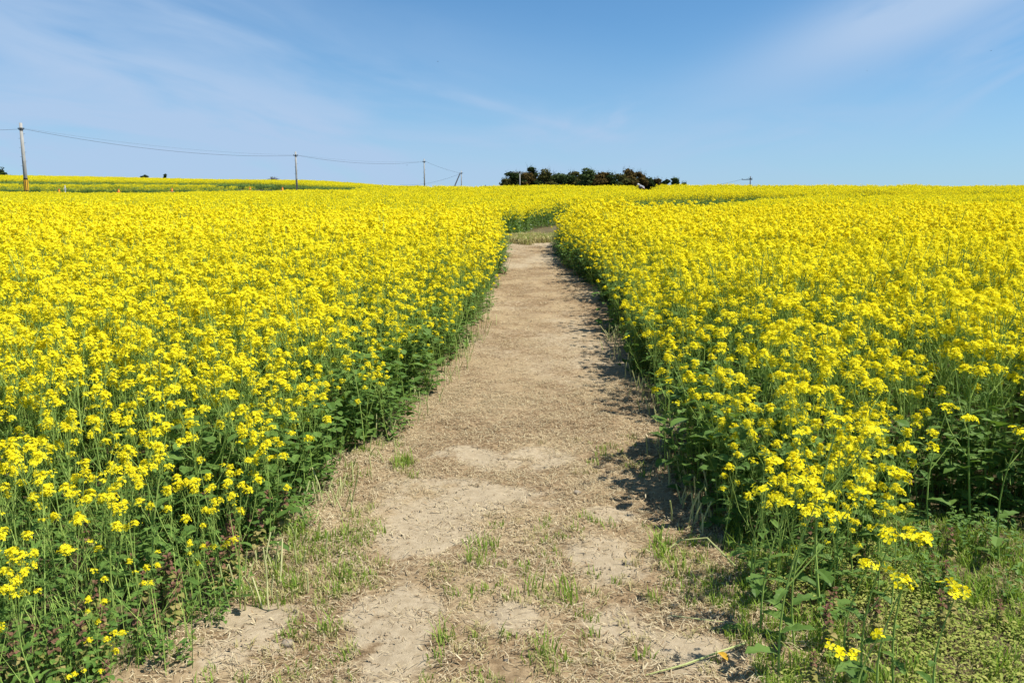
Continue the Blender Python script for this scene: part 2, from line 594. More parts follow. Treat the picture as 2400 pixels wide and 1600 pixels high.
def flower_head(mb, rd, base, d, n, lod, s=0.0095, spread_=1.0):
    """raceme: open flowers in a domed ring round a cluster of buds"""
    a, b = ortho(d)
    Lx = 0.020 + 0.00055 * n
    if lod == 0:
        mb.tube([base, base + d * Lx], [.0016, .001], 0, 3, False)
    for i in range(n):
        t = i / max(n - 1, 1)
        w = i * 2.399 + rd.uniform(-.3, .3)
        out = (a * math.cos(w) + b * math.sin(w))
        if rd.random() < .12:
            continue
        pl = (0.046 - 0.030 * t) * rd.uniform(.45, 1.35) * spread_
        p0 = base + d * Lx * t
        dr = (out * (1.0 - .35 * t) + d * (0.50 + .5 * t) + Vector((0, 0, .2))).normalized()
        p1 = p0 + dr * pl
        if lod == 0 and (i % 2 == 0 or n < 10 or spread_ > 1.2):
            e = dr.cross(d).normalized() * .0006
            mb.face([p0 - e, p0 + e, p1 + e, p1 - e], 0)
        nn = (dr + Vector((rd.uniform(-.6, .6), rd.uniform(-.6, .6), rd.uniform(-.1, .5)))).normalized()
        flower(mb, rd, p1, nn, s * rd.uniform(.8, 1.15), lod)
    for i in range(7 if lod == 0 else 2):
        w = i * 2.4
        out = (a * math.cos(w) + b * math.sin(w)) * .0045
        bud(mb, base + d * (Lx + .002) + out * (1 if i else 0), (d + out * 60).normalized(), .0035 if lod == 0 else .005)


def leaf(mb, rd, base, d, L, W, mat=1, lobes=True, droop=0.5):
    d = d.normalized()
    side = d.cross(Vector((0, 0, 1)))
    side = side.normalized() if side.length > 1e-4 else Vector((1, 0, 0))
    n = 6 if lobes else 4
    pts = []
    p = Vector(base)
    dd = Vector(d)
    for i in range(n + 1):
        t = i / n
        w = W * (math.sin(math.pi * min(1, t * .85 + .1)) ** .7)
        if lobes:
            w *= (1.15 if i % 2 else .68)
        if i == 0:
            w = W * .10
        if i == n:
            w = W * .06
        up = Vector((0, 0, 1)) * w * .30
        roll = rd.uniform(-.15, .15) * w
        pts.append((p - side * w + up + Vector((0, 0, roll)), Vector(p), p + side * w + up - Vector((0, 0, roll))))
        p = p + dd * (L / n)
        dd = (dd - Vector((0, 0, droop / n))).normalized()
    i0 = len(mb.v)
    for r in pts:
        mb.v.extend([tuple(q) for q in r])
    for i in range(n):
        k = i0 + i * 3
        for j in (0, 1):
            mb.f.append((k + j, k + j + 1, k + j + 4, k + j + 3))
            mb.m.append(mat)


def gen_plant(seed, lod=0, H=1.0, nheads=5, nleaf=5, pods=True):
    """one rapeseed plant, height about H; returns stem mesh builder, leaves and flower heads"""
    rd = random.Random(seed)
    st, leaves, heads = MB(), [], []
    lean = Vector((rd.uniform(-.12, .12), rd.uniform(-.12, .12), 0))
    cur = Vector((rd.uniform(-.06, .06), rd.uniform(-.06, .06), 0))
    n = 6 if lod == 0 else 3
    axis = [Vector((0, 0, H * .93 * i / n)) + lean * H * (i / n) + cur * math.sin(math.pi * i / n) for i in range(n + 1)]
    axis[0].z = -0.03
    sides = 5 if lod == 0 else 3
    st.tube(axis, [(.0062 - .0040 * i / n) * H ** .5 for i in range(n + 1)], 0, sides)

    def on(t):
        q = t * n
        i = min(int(q), n - 1)
        return axis[i].lerp(axis[i + 1], q - i)
    tops = [(axis[-1], (axis[-1] - axis[-2]).normalized(), 1.0)]
    for k in range(nheads - 1):
        t = rd.uniform(.36, .85)
        w = k * 2.4 + rd.uniform(-.5, .5)
        b0 = on(t)
        zt = H * rd.uniform(.55, 1.03)
        out = Vector((math.cos(w), math.sin(w), 0))
        Lh = max(zt - b0.z, .06)
        r = Lh * rd.uniform(.35, .62) + .015
        b1 = b0 + out * r * .62 + Vector((0, 0, Lh * .45))
        b2 = b0 + out * r + Vector((0, 0, Lh))
        st.tube([b0, b1, b2], [.0028, .0022, .0014], 0, 4 if lod == 0 else 3)
        tops.append((b2, (b2 - b1).normalized(), rd.choice([.12, .35, .5, .7, .85, 1.0, 1.15])))
    for p, d, k in tops:
        h = MB()
        d = (d + Vector((rd.uniform(-.35, .35), rd.uniform(-.35, .35), .55))).normalized()
        flower_head(h, rd, p, d, int((48 if lod == 0 else 26) * k) + 5, lod, .0108 if lod == 0 else .0122)
        heads.append(h)
        if pods:      # young seed pods below the open flowers
            for i in range(18 if lod == 0 else 6):
                w = i * 2.4 + rd.random()
                q = p - d * (.015 + .014 * i)
                dr = (Vector((math.cos(w), math.sin(w), 0)) * .8 + d * .55 + Vector((0, 0, .15))).normalized()
                e = dr.cross(d).normalized() * .0010
                q1, q2 = q + dr * .018, q + dr * .018 + (dr * .7 + Vector((0, 0, .7))) * rd.uniform(.018, .034)
                st.face([q - e * .5, q + e * .5, q1 + e, q1 - e], 0)
                st.face([q1 - e, q1 + e, q2], 0)
    for k in range(nleaf):
        t = .06 + .62 * (k + rd.uniform(.1, .9)) / nleaf
        w = k * 2.2 + rd.uniform(-.4, .4)
        out = Vector((math.cos(w), math.sin(w), rd.uniform(.15, .75)))
        sz = (1 - t) * 1.05 + .18
        lf = MB()
        leaf(lf, rd, on(t), out, .17 * sz * rd.uniform(.75, 1.25) * H ** .5, .034 * sz * H ** .5 * rd.uniform(.8, 1.2), 1, lod == 0 and t < .4, rd.uniform(.4, 1.4))
        leaves.append(lf)
    return st, leaves, heads


def merged(name, parts):
    st, lv, hd = parts
    mb = MB()
    mb.add(st)
    for q in lv + hd:
        mb.add(q)
    return mb.mesh(name, M_FIELD)


def gen_patch(seed, n=26, rad=0.62, bloom=1.0, H=1.0, nh=6):
    """a square metre of far-off rapeseed"""
    rd = random.Random(seed)
    mb = MB()
    for i in range(n):
        r, w = rad * math.sqrt(rd.random()), rd.random() * 6.28
        b = Vector((r * math.cos(w), r * math.sin(w), 0))
        h = H * rd.uniform(.80, 1.08)
        tip = b + Vector((rd.uniform(-.1, .1), rd.uniform(-.1, .1), h))
        e = Vector((math.cos(w * 3), math.sin(w * 3), 0)) * .007
        mb.face([b - e, b + e, tip + e * .5, tip - e * .5], 0)
        for k in range(7):
            z = rd.uniform(.06, .62) * h
            q = b + Vector((rd.uniform(-.13, .13), rd.uniform(-.13, .13), z))
            d = Vector((rd.uniform(-1, 1), rd.uniform(-1, 1), rd.uniform(-.4, .6))).normalized()
            a, c = ortho(d)
            mb.face([q - a * .035, q + d * .06 - c * .02, q + d * .12, q + d * .06 + c * .03], 1)
        for k in range(nh):
            if rd.random() > bloom:
                continue
            q = tip + Vector((rd.uniform(-.13, .13), rd.uniform(-.13, .13), -rd.random() ** 1.5 * .30 * h))
            for j in range(7):
                nr = Vector((rd.uniform(-1, 1), rd.uniform(-1, 1), rd.uniform(.1, 1.2))).normalized()
                a, c = ortho(nr)
                s = rd.uniform(.015, .025)
                p = q + Vector((rd.uniform(-.034, .034), rd.uniform(-.034, .034), rd.uniform(-.022, .026)))
                mb.face([p - a * s, p - c * s * .8, p + a * s, p + c * s * .8], 2)
            e = Vector((rd.uniform(-1, 1), rd.uniform(-1, 1), 0)).normalized() * .003
            lo = b.lerp(tip, .55)
            mb.face([lo - e, lo + e, q + e, q - e], 0)
    return mb.mesh("rapeseed_patch", M_FIELD)


def jitter(x0, x1, y0, y1, cell):
    xs, ys = np.arange(x0, x1, cell), np.arange(y0, y1, cell)
    X, Y = np.meshgrid(xs, ys)
    X = X + rng.uniform(-.55, .55, X.shape) * cell
    Y = Y + rng.uniform(-.55, .55, X.shape) * cell
    return X.ravel(), Y.ravel()


def in_view(x, y, m=1.12, pad=1.2):
    return np.abs(x) < 0.66 * m * y + pad


def crop_height(x, y, d):
    h = np.interp(y, [2.0, 2.6, 3.4, 4.5, 7, 12], [.48, .60, .80, .94, 1.04, 1.08])
    h = np.where(x > .6, np.interp(y, [3.4, 4.2, 6, 10], [.84, .95, 1.05, 1.10]), h)
    h = h * (0.84 + 0.16 * sst(0.0, 0.6, d))
    # the crop is lower along the near side of the path's far leg
    south = (np.asarray(y) > 25.6) & (np.asarray(x) > 1.2) & (np.asarray(y) < np.interp(x, BEND[:, 0], BEND[:, 1]))
    h = np.where(south, h * (0.60 + 0.40 * sst(1.5, 7.0, seg_dist(x, y, BEND))), h)
    return h * (0.85 + 0.20 * vnoise(x, y, .33, 22) + 0.12 * vnoise(x, y, 1.2, 21))


# ---- near plants (to 23 m): one point per plant
X, Y = jitter(-22, 22, 1.6, 23, 0.152)
D = clear_dist(X, Y)
keep = (D > 0) & in_view(X, Y)
keep &= rng.random(len(X)) < np.clip(0.75 + D * 1.4, 0, 1) * np.clip(0.95 - 0.30 * (vnoise(X, Y, 1.1, 5) < .28), 0, 1)
keep &= ~((Y < 3.0) & (rng.random(len(X)) < .15))
X, Y, D = X[keep], Y[keep], D[keep]
Hh = crop_height(X, Y, D) * rng.uniform(.80, 1.10, len(X))
Hh = np.where(D < .40, Hh * rng.uniform(.62, 1.08, len(X)), Hh)
Hh = np.where(rng.random(len(X)) < .04, Hh * 1.16, Hh)
ex = rng.uniform(.98, 1.75, 27)
ey = rng.uniform(2.95, 3.75, 27)
X, Y = np.concatenate([X, ex]), np.concatenate([Y, ey])
D = np.concatenate([D, np.full(27, .2)])
Hh = np.concatenate([Hh, np.interp(ey, [2.75, 3.7], [.34, .80]) * rng.uniform(.7, 1.2, 27)])
dist = np.hypot(X, Y)


def visible(x, y, h):
    c, s = math.cos(PITCH), math.sin(PITCH)
    z = tz(x, y) + h - EYE
    dep, up = y * c - z * s, y * s + z * c
    return abs(x / dep) < 0.655 and abs(up / dep) < 0.44 or False


# slender single plants standing by themselves on the grass at the lower right: (base px, head px, y of base, label)
n_loose = 0
SLIM = [
    ((934, 725), (953.6, 600), 2.36, 1, "large single rapeseed bloom rising from the grass near the lower right corner"),
    ((876, 720), (900, 592), 2.42, 1, "ring-shaped rapeseed bloom on a bare slender stem over the right hand grass"),
    ((861, 715), (888, 547), 2.45, 2, "slender rapeseed plant with a drooping uneven bloom above the right hand grass"),
    ((893, 718), (917, 547), 2.45, 1, "slender rapeseed plant whose small round bloom is highest over the grass"),
    ((843, 672), (865, 573), 2.68, 1, "low rapeseed plant with a half open ring of petals on the right grass"),
    ((831, 735), (838, 662), 2.30, 1, "short rapeseed bloom standing at the bottom picture edge on the right"),
    ((853, 732), (877, 640), 2.36, 0, "thin rapeseed shoot with one tiny yellow flower on the right grass"),
    ((821, 622), (836, 430), 2.98, 4, "tall thick stemmed rapeseed plant with big leaves on the right grass"),
    ((778, 700), (815, 505), 2.52, 3, "rapeseed plant leaning right from the path edge over the grass"),
    ((795, 660), (808, 520), 2.72, 2, "upright rapeseed plant with two small blooms beside the leaning one"),
    ((760, 640), (795, 490), 2.82, 3, "rapeseed plant slanting right behind the grass tuft beside the path"),
    ((820, 590), (890, 480), 3.14, 3, "rapeseed plant sprawling far to the right with crowded yellow blooms"),
    ((752, 590), (775, 470), 3.14, 2, "rapeseed plant with leafy base at the right path edge by cut stubs"),
    ((878, 560), (905, 455), 3.45, 3, "rapeseed plant with clustered blooms at the front of the dark right bank"),
    ((930, 545), (945, 415), 3.62, 2, "pale stemmed rapeseed plant standing before the shaded right bank"),
    ((1000, 555), (1018, 440), 3.45, 2, "rapeseed plant with few blooms at the right picture edge"),
]


def slim_plant(bpx, hpx, Y0, nh, label, seed):
    rd = random.Random(seed)
    b = at_depth(bpx[0], bpx[1], Y0)
    b.z = tz(b.x, b.y)
    tip = at_depth(hpx[0], hpx[1], Y0 + .05)
    root = empty("rapeseed_plant", b)
    set_tag(root, label, "rapeseed plant", "slender rapeseed plants on the right grass")
    T = tip - b
    st = MB()
    bow = Vector((-T.z * .10, .02, 0))
    ax = [T * (i / 6) + bow * math.sin(math.pi * i / 6) * .6 for i in range(7)]
    ax[0] = ax[0] + Vector((0, 0, -.03))
    thick = 1.5 if nh >= 4 else 1.0
    st.tube(ax, [(.0046 - .0028 * i / 6) * thick for i in range(7)], 0, 6)
    heads = []
    d = (ax[-1] - ax[-2]).normalized()
    tops = [(ax[-1], d, 17 if nh else 4)]
    for k in range(nh - 1 if nh > 1 else 0):
        t = rd.uniform(.5, .82)
        i = min(int(t * 6), 5)
        p0 = ax[i].lerp(ax[i + 1], t * 6 - i)
        w = k * 2.6 + .5
        out = Vector((math.cos(w), math.sin(w) * .6, 0))
        rest = (ax[-1] - p0).length
        p1 = p0 + out * rest * .3 + d * rest * .45
        p2 = p0 + out * rest * .5 + d * rest * rd.uniform(.75, 1.05)
        st.tube([p0, p1, p2], [.0026, .002, .0014], 0, 5)
        tops.append((p2, (p2 - p1).normalized(), rd.randint(9, 18)))
    for p, dd, n in tops:
        h = MB()
        dd = (dd + Vector((0, 0, .5))).normalized()
        flower_head(h, rd, p, dd, n, 0, .0165, 1.45 if n > 7 else .7)
        heads.append(h)
        for i in range(12):
            w = i * 2.4
            q = p - d * (.02 + .016 * i)
            dr = (Vector((math.cos(w), math.sin(w), 0)) * .9 + d * .5).normalized()
            e = dr.cross(d).normalized() * .0009
            q1 = q + dr * .02
            q2 = q1 + (dr * .6 + Vector((0, 0, .8))) * .03
            st.face([q - e * .5, q + e * .5, q1 + e, q1 - e], 0)
            st.face([q1 - e, q1 + e, q2], 0)
    st.build("stem", M_FIELD, root)
    for h in heads:
        h.build("flower_head", M_FIELD, root)
    for k in range(2 + nh):
        t = .05 + .6 * k / (2 + nh)
        i = min(int(t * 6), 5)
        p0 = ax[i].lerp(ax[i + 1], t * 6 - i)
        w = k * 2.3 + seed
        lf = MB()
        s = (1.15 - t) * (1.0 if nh >= 2 else .6)
        leaf(lf, rd, p0, Vector((math.cos(w), math.sin(w) * .8, rd.uniform(.1, .6))), .14 * s, .030 * s, 1, True, rd.uniform(.4, 1.2))
        lf.build("leaf", M_FIELD, root)
    return root


for i, a in enumerate(SLIM):
    slim_plant(*a, seed=100 + i)

# ---- the 284 nearest plants of the field as things of their own
order = np.argsort(dist)
vis = [i for i in order if visible(X[i], Y[i], Hh[i])][:284]
indiv = np.zeros(len(X), bool)
indiv[vis] = True

PROTO = []
for k in range(9):
    PROTO.append(gen_plant(500 + k, 0, 1.0, [7, 6, 8, 7, 6, 7, 5, 8, 6][k], [4, 4, 3, 4, 4, 3, 4, 3, 4][k]))
PROTO_M = [[("stem", p[0].mesh("stem", M_FIELD))] + [("leaf", q.mesh("leaf", M_FIELD)) for q in p[1]] + [("flower_head", q.mesh("flower_head", M_FIELD)) for q in p[2]] for p in PROTO]
proto_roots = {}


def place_plant(k, loc, rz, sc, label, group):
    if k not in proto_roots:
        root = empty("rapeseed_plant", loc)
        kids = []
        for nm, me in PROTO_M[k]:
            c = bpy.data.objects.new(nm, me)
            COL.objects.link(c)
            c.parent = root
            kids.append(c)
        proto_roots[k] = (root, kids)
    else:
        src, kids = proto_roots[k]
        root = src.copy()
        COL.objects.link(root)
        for ch in kids:
            c = ch.copy()
            COL.objects.link(c)
            c.parent = root
    root.location = loc
    root.rotation_euler = (random.uniform(-.10, .10), random.uniform(-.10, .10), rz)
    root.scale = (sc, sc, sc)
    set_tag(root, label, "rapeseed plant", group)


def plant_label(x, y, d):
    if x < 0:
        if y < 2.95:
            return "low leafy rapeseed plant among purple weeds in the left front corner", "rapeseed plants in the left front corner"
        if d < .28:
            return "short rapeseed plant on the left bank's front rim beside the cut stubs", "rapeseed plants on the rim of the left bank"
        if y < 4.1:
            return "blooming rapeseed plant behind the purple weeds in the front of the left field", "rapeseed plants in front of the left field"
        return "tall blooming rapeseed plant in the left field behind its front rows", "rapeseed plants in the left field"
    if y < 3.45 and .9 < x < 1.9:
        return "rapeseed plant in the tangle of stems at the right front corner above the grass", "tangled rapeseed plants at the right front corner"
    if d < .28 and x < 1.6:
        return "shaded rapeseed plant on the right bank's rim facing the footpath", "rapeseed plants on the rim of the right bank"
    if d < .40:
        return "rapeseed plant in the first row of the right bank above the grass", "rapeseed plants in the first row of the right bank"
    return "tall blooming rapeseed plant in the right field behind its first row", "rapeseed plants in the right field"


for i in vis:
    lb, gr = plant_label(X[i], Y[i], D[i])
    place_plant(int(rng.integers(0, 9)), (X[i], Y[i], tz(X[i], Y[i]) - .01), rng.random() * 6.28, float(Hh[i]), lb, gr)

# ---- everything beyond: one stuff object
T0 = [merged("rapeseed_detail", p) for p in PROTO]
T1 = [merged("rapeseed_mid", gen_plant(700 + k, 1, 1.0, 10 if k % 2 else 8, 5)) for k in range(8)]
T2 = [gen_patch(900 + k) for k in range(8)]
T3 = [gen_patch(950 + k, bloom=.30, H=.9, n=30) for k in range(4)]


def layer(x, y, sc, T, tilt=.10):
    n = len(x)
    P = np.stack([x, y, terr(x, y) - .02], -1)
    E = np.stack([rng.uniform(-tilt, tilt, n), rng.uniform(-tilt, tilt, n), rng.uniform(0, 6.283, n)], -1)
    return (P, E, sc, T)


rest = ~indiv
a = rest & (dist < 11)
b = rest & (dist >= 11)
layers = [layer(X[a], Y[a], Hh[a], T0), layer(X[b], Y[b], Hh[b], T1)]
# far field in square-metre patches
x2, y2 = jitter(-62, 62, 22.6, 77, 0.86)
d2 = clear_dist(x2, y2)
k2 = (d2 > .45) & in_view(x2, y2, 1.1, 2.0)
x2, y2, d2 = x2[k2], y2[k2], d2[k2]
layers.append(layer(x2, y2, crop_height(x2, y2, d2) * rng.uniform(.93, 1.07, len(x2)), T2, .05))
# single mid-detail plants along the far edges so the rims stay ragged
x3, y3 = jitter(-8, 32, 23, 56, 0.30)
d3 = clear_dist(x3, y3)
k3 = (d3 > 0) & (d3 < .75) & in_view(x3, y3)
x3, y3, d3 = x3[k3], y3[k3], d3[k3]
layers.append(layer(x3, y3, crop_height(x3, y3, d3) * rng.uniform(.9, 1.1, len(x3)), T1))
# raised far field on the left with its straight front, and the sparse strip before it
x4, y4 = jitter(-118, -12.5, 115, 153, 0.95)
k4 = (y4 > 114.8) & in_view(x4, y4, 1.06, 2) & (x4 < -12.5 - 0.16 * (y4 - 115))
x4, y4 = x4[k4], y4[k4]
layers.append(layer(x4, y4, rng.uniform(1.0, 1.12, len(x4)), T2, .04))
T4 = [gen_patch(970 + k, n=60, bloom=0, H=.85, rad=.5) for k in range(3)]
xq, yq = jitter(-100, -13, 114.0, 115.0, .5)
layers.append(layer(xq, yq, rng.uniform(.75, 1.0, len(xq)), T4, .05))
xq, yq = jitter(4.2, 24, 33, 56, .45)
dq = seg_dist(xq, yq, BEND) - np.interp(yq, [24, 28, 34, 44, 50, 55], [0.85, 1.5, 2.5, 2.2, 1.1, 0.4])
kq = (yq > np.interp(xq, BEND[:, 0], BEND[:, 1])) & (dq > -.45) & (dq < .25)
layers.append(layer(xq[kq], yq[kq], rng.uniform(.85, 1.05, kq.sum()), T4, .05))
x5, y5 = jitter(-80, -20, 95, 99.5, 0.80)
k5 = (x5 < -31 - rng.random(len(x5)) * 6) & in_view(x5, y5, 1.06, 2)
x5, y5 = x5[k5], y5[k5]
fr = y5 < 97.3
layers.append(layer(x5[fr], y5[fr], rng.uniform(.75, 1.0, fr.sum()), T3, .05))
layers.append(layer(x5[~fr], y5[~fr], rng.uniform(.95, 1.12, (~fr).sum()), T2, .05))
x6, y6 = jitter(-48, -8, 100, 113, 1.2)
k6 = rng.random(len(x6)) < .16
layers.append(layer(x6[k6], y6[k6], rng.uniform(.25, .5, k6.sum()), T3, .05))
xb, yb = jitter(-1.7, 0, 43, 47, .4)
layers.append(layer(xb, yb, rng.uniform(.45, .7, len(xb)), T3, .05))
scatter("rapeseed_field", layers, "dense yellow rapeseed crop covering the whole hillside", "rapeseed field")
print("field", [len(l[0]) for l in layers])


# ------------------------------------------------------------------ low plants and litter (stuff)
def blade_tuft(seed, n, h, rad, mat_i, lean=.6, w=.0022):
    rd = random.Random(seed)
    mb = MB()
    for i in range(n):
        r, a = rad * math.sqrt(rd.random()), rd.random() * 6.28
        p = Vector((r * math.cos(a), r * math.sin(a), -.005))
        a2 = rd.random() * 6.28
        o = Vector((math.cos(a2), math.sin(a2), 0))
        e = Vector((-o.y, o.x, 0)) * w * rd.uniform(.7, 1.3)
        hh = h * rd.uniform(.45, 1.15)
        l = lean * rd.uniform(.2, 1.2)
        p1 = p + Vector((0, 0, hh * .55)) + o * hh * l * .3
        p2 = p + Vector((0, 0, hh * (1 - .3 * l))) + o * hh * l
        mb.face([p - e, p + e, p1 + e * .8, p1 - e * .8], mat_i)
        mb.face([p1 - e * .8, p1 + e * .8, p2], mat_i)
    return mb


def straw_tuft(seed, n=12, rad=.07, dark=.4):
    rd = random.Random(seed)
    mb = MB()
    for i in range(n):
        r, a = rad * math.sqrt(rd.random()), rd.random() * 6.28
        p = Vector((r * math.cos(a), r * math.sin(a), rd.uniform(.001, .009)))
        a2 = rd.random() * 6.28
        L = rd.uniform(.010, .042)
        d = Vector((math.cos(a2), math.sin(a2), rd.uniform(-.15, .35))) * L
        e = Vector((-d.y, d.x, 0)).normalized() * rd.uniform(.0009, .0024)
        m = p + d * .5 + Vector((rd.uniform(-.2, .2) * L, rd.uniform(-.2, .2) * L, rd.uniform(0, .25) * L))
        q = p + d
        k = 1 if rd.random() < dark else 0
        mb.face([p - e, p + e, m + e, m - e], k)
        mb.face([m - e, m + e, q + e * .6, q - e * .6], k)
    return mb


def weed_clump(seed, n, h, rad, L, W, mat_i=0):
    rd = random.Random(seed)
    mb = MB()
    for i in range(n):
        r, a = rad * math.sqrt(rd.random()), rd.random() * 6.28
        p = Vector((r * math.cos(a), r * math.sin(a), rd.uniform(.02, 1) * h))
        a2 = rd.random() * 6.28
        leaf(mb, rd, p, Vector((math.cos(a2), math.sin(a2), rd.uniform(-.1, .6))), L * rd.uniform(.6, 1.3), W * rd.uniform(.6, 1.3), mat_i, False, rd.uniform(.2, 1.2))
        if i % 3 == 0:
            e = Vector((.0012, 0, 0))
            mb.face([Vector((p.x * .4, p.y * .4, -.01)) - e, Vector((p.x * .4, p.y * .4, -.01)) + e, p + e * .6, p - e * .6], mat_i)
    return mb


def lay2(x, y, sc, T, tilt=.15, dz=0.0):
    n = len(x)
    P = np.stack([x, y, surf(x, y) + dz], -1)
    E = np.stack([rng.uniform(-tilt, tilt, n), rng.uniform(-tilt, tilt, n), rng.uniform(0, 6.283, n)], -1)
    return (P, E, sc, T)


def edge_in(x, y):
    l, r = np.interp(y, PY, PL), np.interp(y, PY, PR)
    return np.minimum(x - l, r - x)


# straw litter on the path
def fibre_tuft(seed, n=14, rad=.07):
    rd = random.Random(seed)
    mb = MB()
    for i in range(n):
        r, a = rad * math.sqrt(rd.random()), rd.random() * 6.28
        p = Vector((r * math.cos(a), r * math.sin(a), rd.uniform(.002, .010)))
        a2, L = rd.random() * 6.28, rd.uniform(.03, .085)
        d = Vector((math.cos(a2), math.sin(a2), 0))
        e = Vector((-d.y, d.x, 0)) * rd.uniform(.0006, .0012)
        bow = Vector((-d.y, d.x, 0)) * L * rd.uniform(-.2, .2)
        q = [p, p + d * L * .35 + bow * .8 + Vector((0, 0, rd.uniform(0, .012))), p + d * L * .7 + bow + Vector((0, 0, rd.uniform(0, .014))), p + d * L]
        k = 0 if rd.random() < .8 else 1
        for u, v in zip(q[:-1], q[1:]):
            mb.face([u - e, u + e, v + e, v - e], k)
    return mb


FB = [fibre_tuft(160 + k).mesh("straw_fibre", [M_STRAW, M_STRAWD]) for k in range(6)]
ST = [straw_tuft(20 + k).mesh("straw_tuft", [M_STRAW, M_STRAWD]) for k in range(8)]
STP = [straw_tuft(40 + k, 14, .075, .12).mesh("straw_pale", [M_STRAW, M_STRAWD]) for k in range(5)]
STS = [straw_tuft(60 + k, 4, .06, .5).mesh("straw_sparse", [M_STRAW, M_STRAWD]) for k in range(5)]
xa, ya = jitter(-1.9, 2.0, 2.2, 9, .060)
ei, ba, nz = edge_in(xa, ya), bare_at(xa, ya), vnoise(xa, ya, 2.2, 31)
ok = (ei > -.22) & (rng.random(len(xa)) < np.clip(1.15 - 1.15 * ba, 0.14, 1) * np.clip(.40 + 1.0 * nz, .25, 1))
pale = vnoise(xa, ya, 1.7, 33) + np.where(ei < .18, .35, 0) + rng.uniform(-.2, .2, len(xa)) > .62
sl = [lay2(xa[ok & ~pale], ya[ok & ~pale], rng.uniform(.7, 1.25, (ok & ~pale).sum()), ST),
      lay2(xa[ok & pale], ya[ok & pale], rng.uniform(.7, 1.3, (ok & pale).sum()), STP)]
sp_ = (ei > -.1) & ~ok & (rng.random(len(xa)) < .30)
sl.append(lay2(xa[sp_], ya[sp_], rng.uniform(.5, 1.0, sp_.sum()), STS))
xf, yf = jitter(-1.9, 2.0, 2.2, 7, .062)
fk = (edge_in(xf, yf) > -.25) & (rng.random(len(xf)) < np.clip(1.1 - 1.2 * bare_at(xf, yf), .04, 1) * np.clip(1.7 * vnoise(xf, yf, 5.0, 37) - .1, .1, 1))
sl.append(lay2(xf[fk], yf[fk], rng.uniform(.7, 1.2, fk.sum()), FB))
xa, ya = jitter(-1.0, 2.2, 9, 26, .10)
ei, ba = edge_in(xa, ya), bare_at(xa, ya)
ok = (ei > -.15) & (rng.random(len(xa)) < np.clip(.80 - 1.0 * ba, .05, 1))
sl.append(lay2(xa[ok], ya[ok], rng.uniform(.9, 1.6, ok.sum()), ST))
scatter("straw", sl, "chopped dry straw strewn over the clay footpath", "straw")
print("straw", [len(l[0]) for l in sl])

# crumbs of soil and grit on the path
def crumb_tuft(seed):
    rd = random.Random(seed)
    mb = MB()
    for i in range(9):
        r, a = .06 * math.sqrt(rd.random()), rd.random() * 6.28
        s = rd.uniform(.0015, .0050) * (2.0 if rd.random() < .10 else 1)
        c = Vector((r * math.cos(a), r * math.sin(a), s * .4))
        q = [c + Vector((math.cos(k * 1.57 + a), math.sin(k * 1.57 + a), rd.uniform(-.2, .2))) * s * rd.uniform(.7, 1.3) for k in range(4)]
        for k in range(4):
            mb.face([q[k], q[(k + 1) % 4], c + Vector((0, 0, s * .8))], 0)
    return mb


M_CRUMB = mat_leafy("soil_crumb", (0.20, 0.145, 0.085), (0.40, 0.32, 0.21), 0.0)
CR = [crumb_tuft(220 + k).mesh("soil_crumbs", [M_CRUMB]) for k in range(6)]
xc, yc = jitter(-1.7, 1.6, 2.2, 10, .075)
ck = (edge_in(xc, yc) > -.2) & (rng.random(len(xc)) < .15 + .75 * vnoise(xc, yc, 3.1, 61))
scatter("soil_crumbs", [lay2(xc[ck], yc[ck], rng.uniform(.6, 1.5, ck.sum()), CR, .05)], "loose crumbs of dry soil on the clay footpath", "soil crumbs")

# grass
G1 = [blade_tuft(80 + k, 16, .055, .035, 0).mesh("grass_tuft", [M_GRASS]) for k in range(6)]
G2 = [blade_tuft(90 + k, 14, .045, .04, 0, 1.2).mesh("dry_grass_tuft", [M_GRASSD]) for k in range(5)]
G3 = [blade_tuft(100 + k, 18, .14, .05, 0, .7, .003).mesh("long_grass_tuft", [M_GRASS]) for k in range(5)]
CV = [weed_clump(110 + k, 26, .055, .065, .016, .0045).mesh("chickweed_clump", [M_COVER]) for k in range(6)]
GREEN = [(-.86, 3.35, .24, .55, 3.0), (-.80, 4.75, .20, .35, .8), (.05, 3.5, .45, .30, .55), (.74, 3.2, .36, .45, 1.2), (.62, 4.9, .35, .40, .35),
         (-.1, 2.75, .5, .35, .40), (.45, 2.6, .5, .3, .35), (-.55, 3.4, .3, .25, .35), (-.75, 2.6, .3, .2, .25), (.25, 3.15, .4, .2, .5), (0, 2.7, 1.2, .9, .48)]
xg, yg = jitter(-2.0, 3.4, 2.15, 5.6, .042)
gd = np.zeros(len(xg))
for cx, cy, rx, ry, k in GREEN:
    gd = np.maximum(gd, k * np.clip(1.5 - np.hypot((xg - cx) / rx, (yg - cy) / ry), 0, 1))
gd *= np.clip(1 - 1.1 * bare_at(xg, yg), 0, 1) * np.clip(2.2 * vnoise(xg, yg, 6.5, 51) - .35, 0, 1.2)
pr = np.interp(yg, PY, PR)
lawn = sst(-.08, .20, xg - pr) * (yg < np.interp(xg, FX, FY) + .15)
g_ok = rng.random(len(xg)) < gd * .75
l_ok = (rng.random(len(xg)) < lawn * 1.0)
dryk = rng.random(len(xg)) < np.where(lawn > .3, .30, .55)
gl = [lay2(xg[g_ok & ~dryk], yg[g_ok & ~dryk], rng.uniform(.5, 1.2, (g_ok & ~dryk).sum()), G1),
      lay2(xg[(g_ok | l_ok) & dryk], yg[(g_ok | l_ok) & dryk], rng.uniform(.6, 1.2, ((g_ok | l_ok) & dryk).sum()), G2)]
l1 = l_ok & ~dryk & (vnoise(xg, yg, 2.5, 55) + rng.uniform(-.2, .2, len(xg)) < .58)
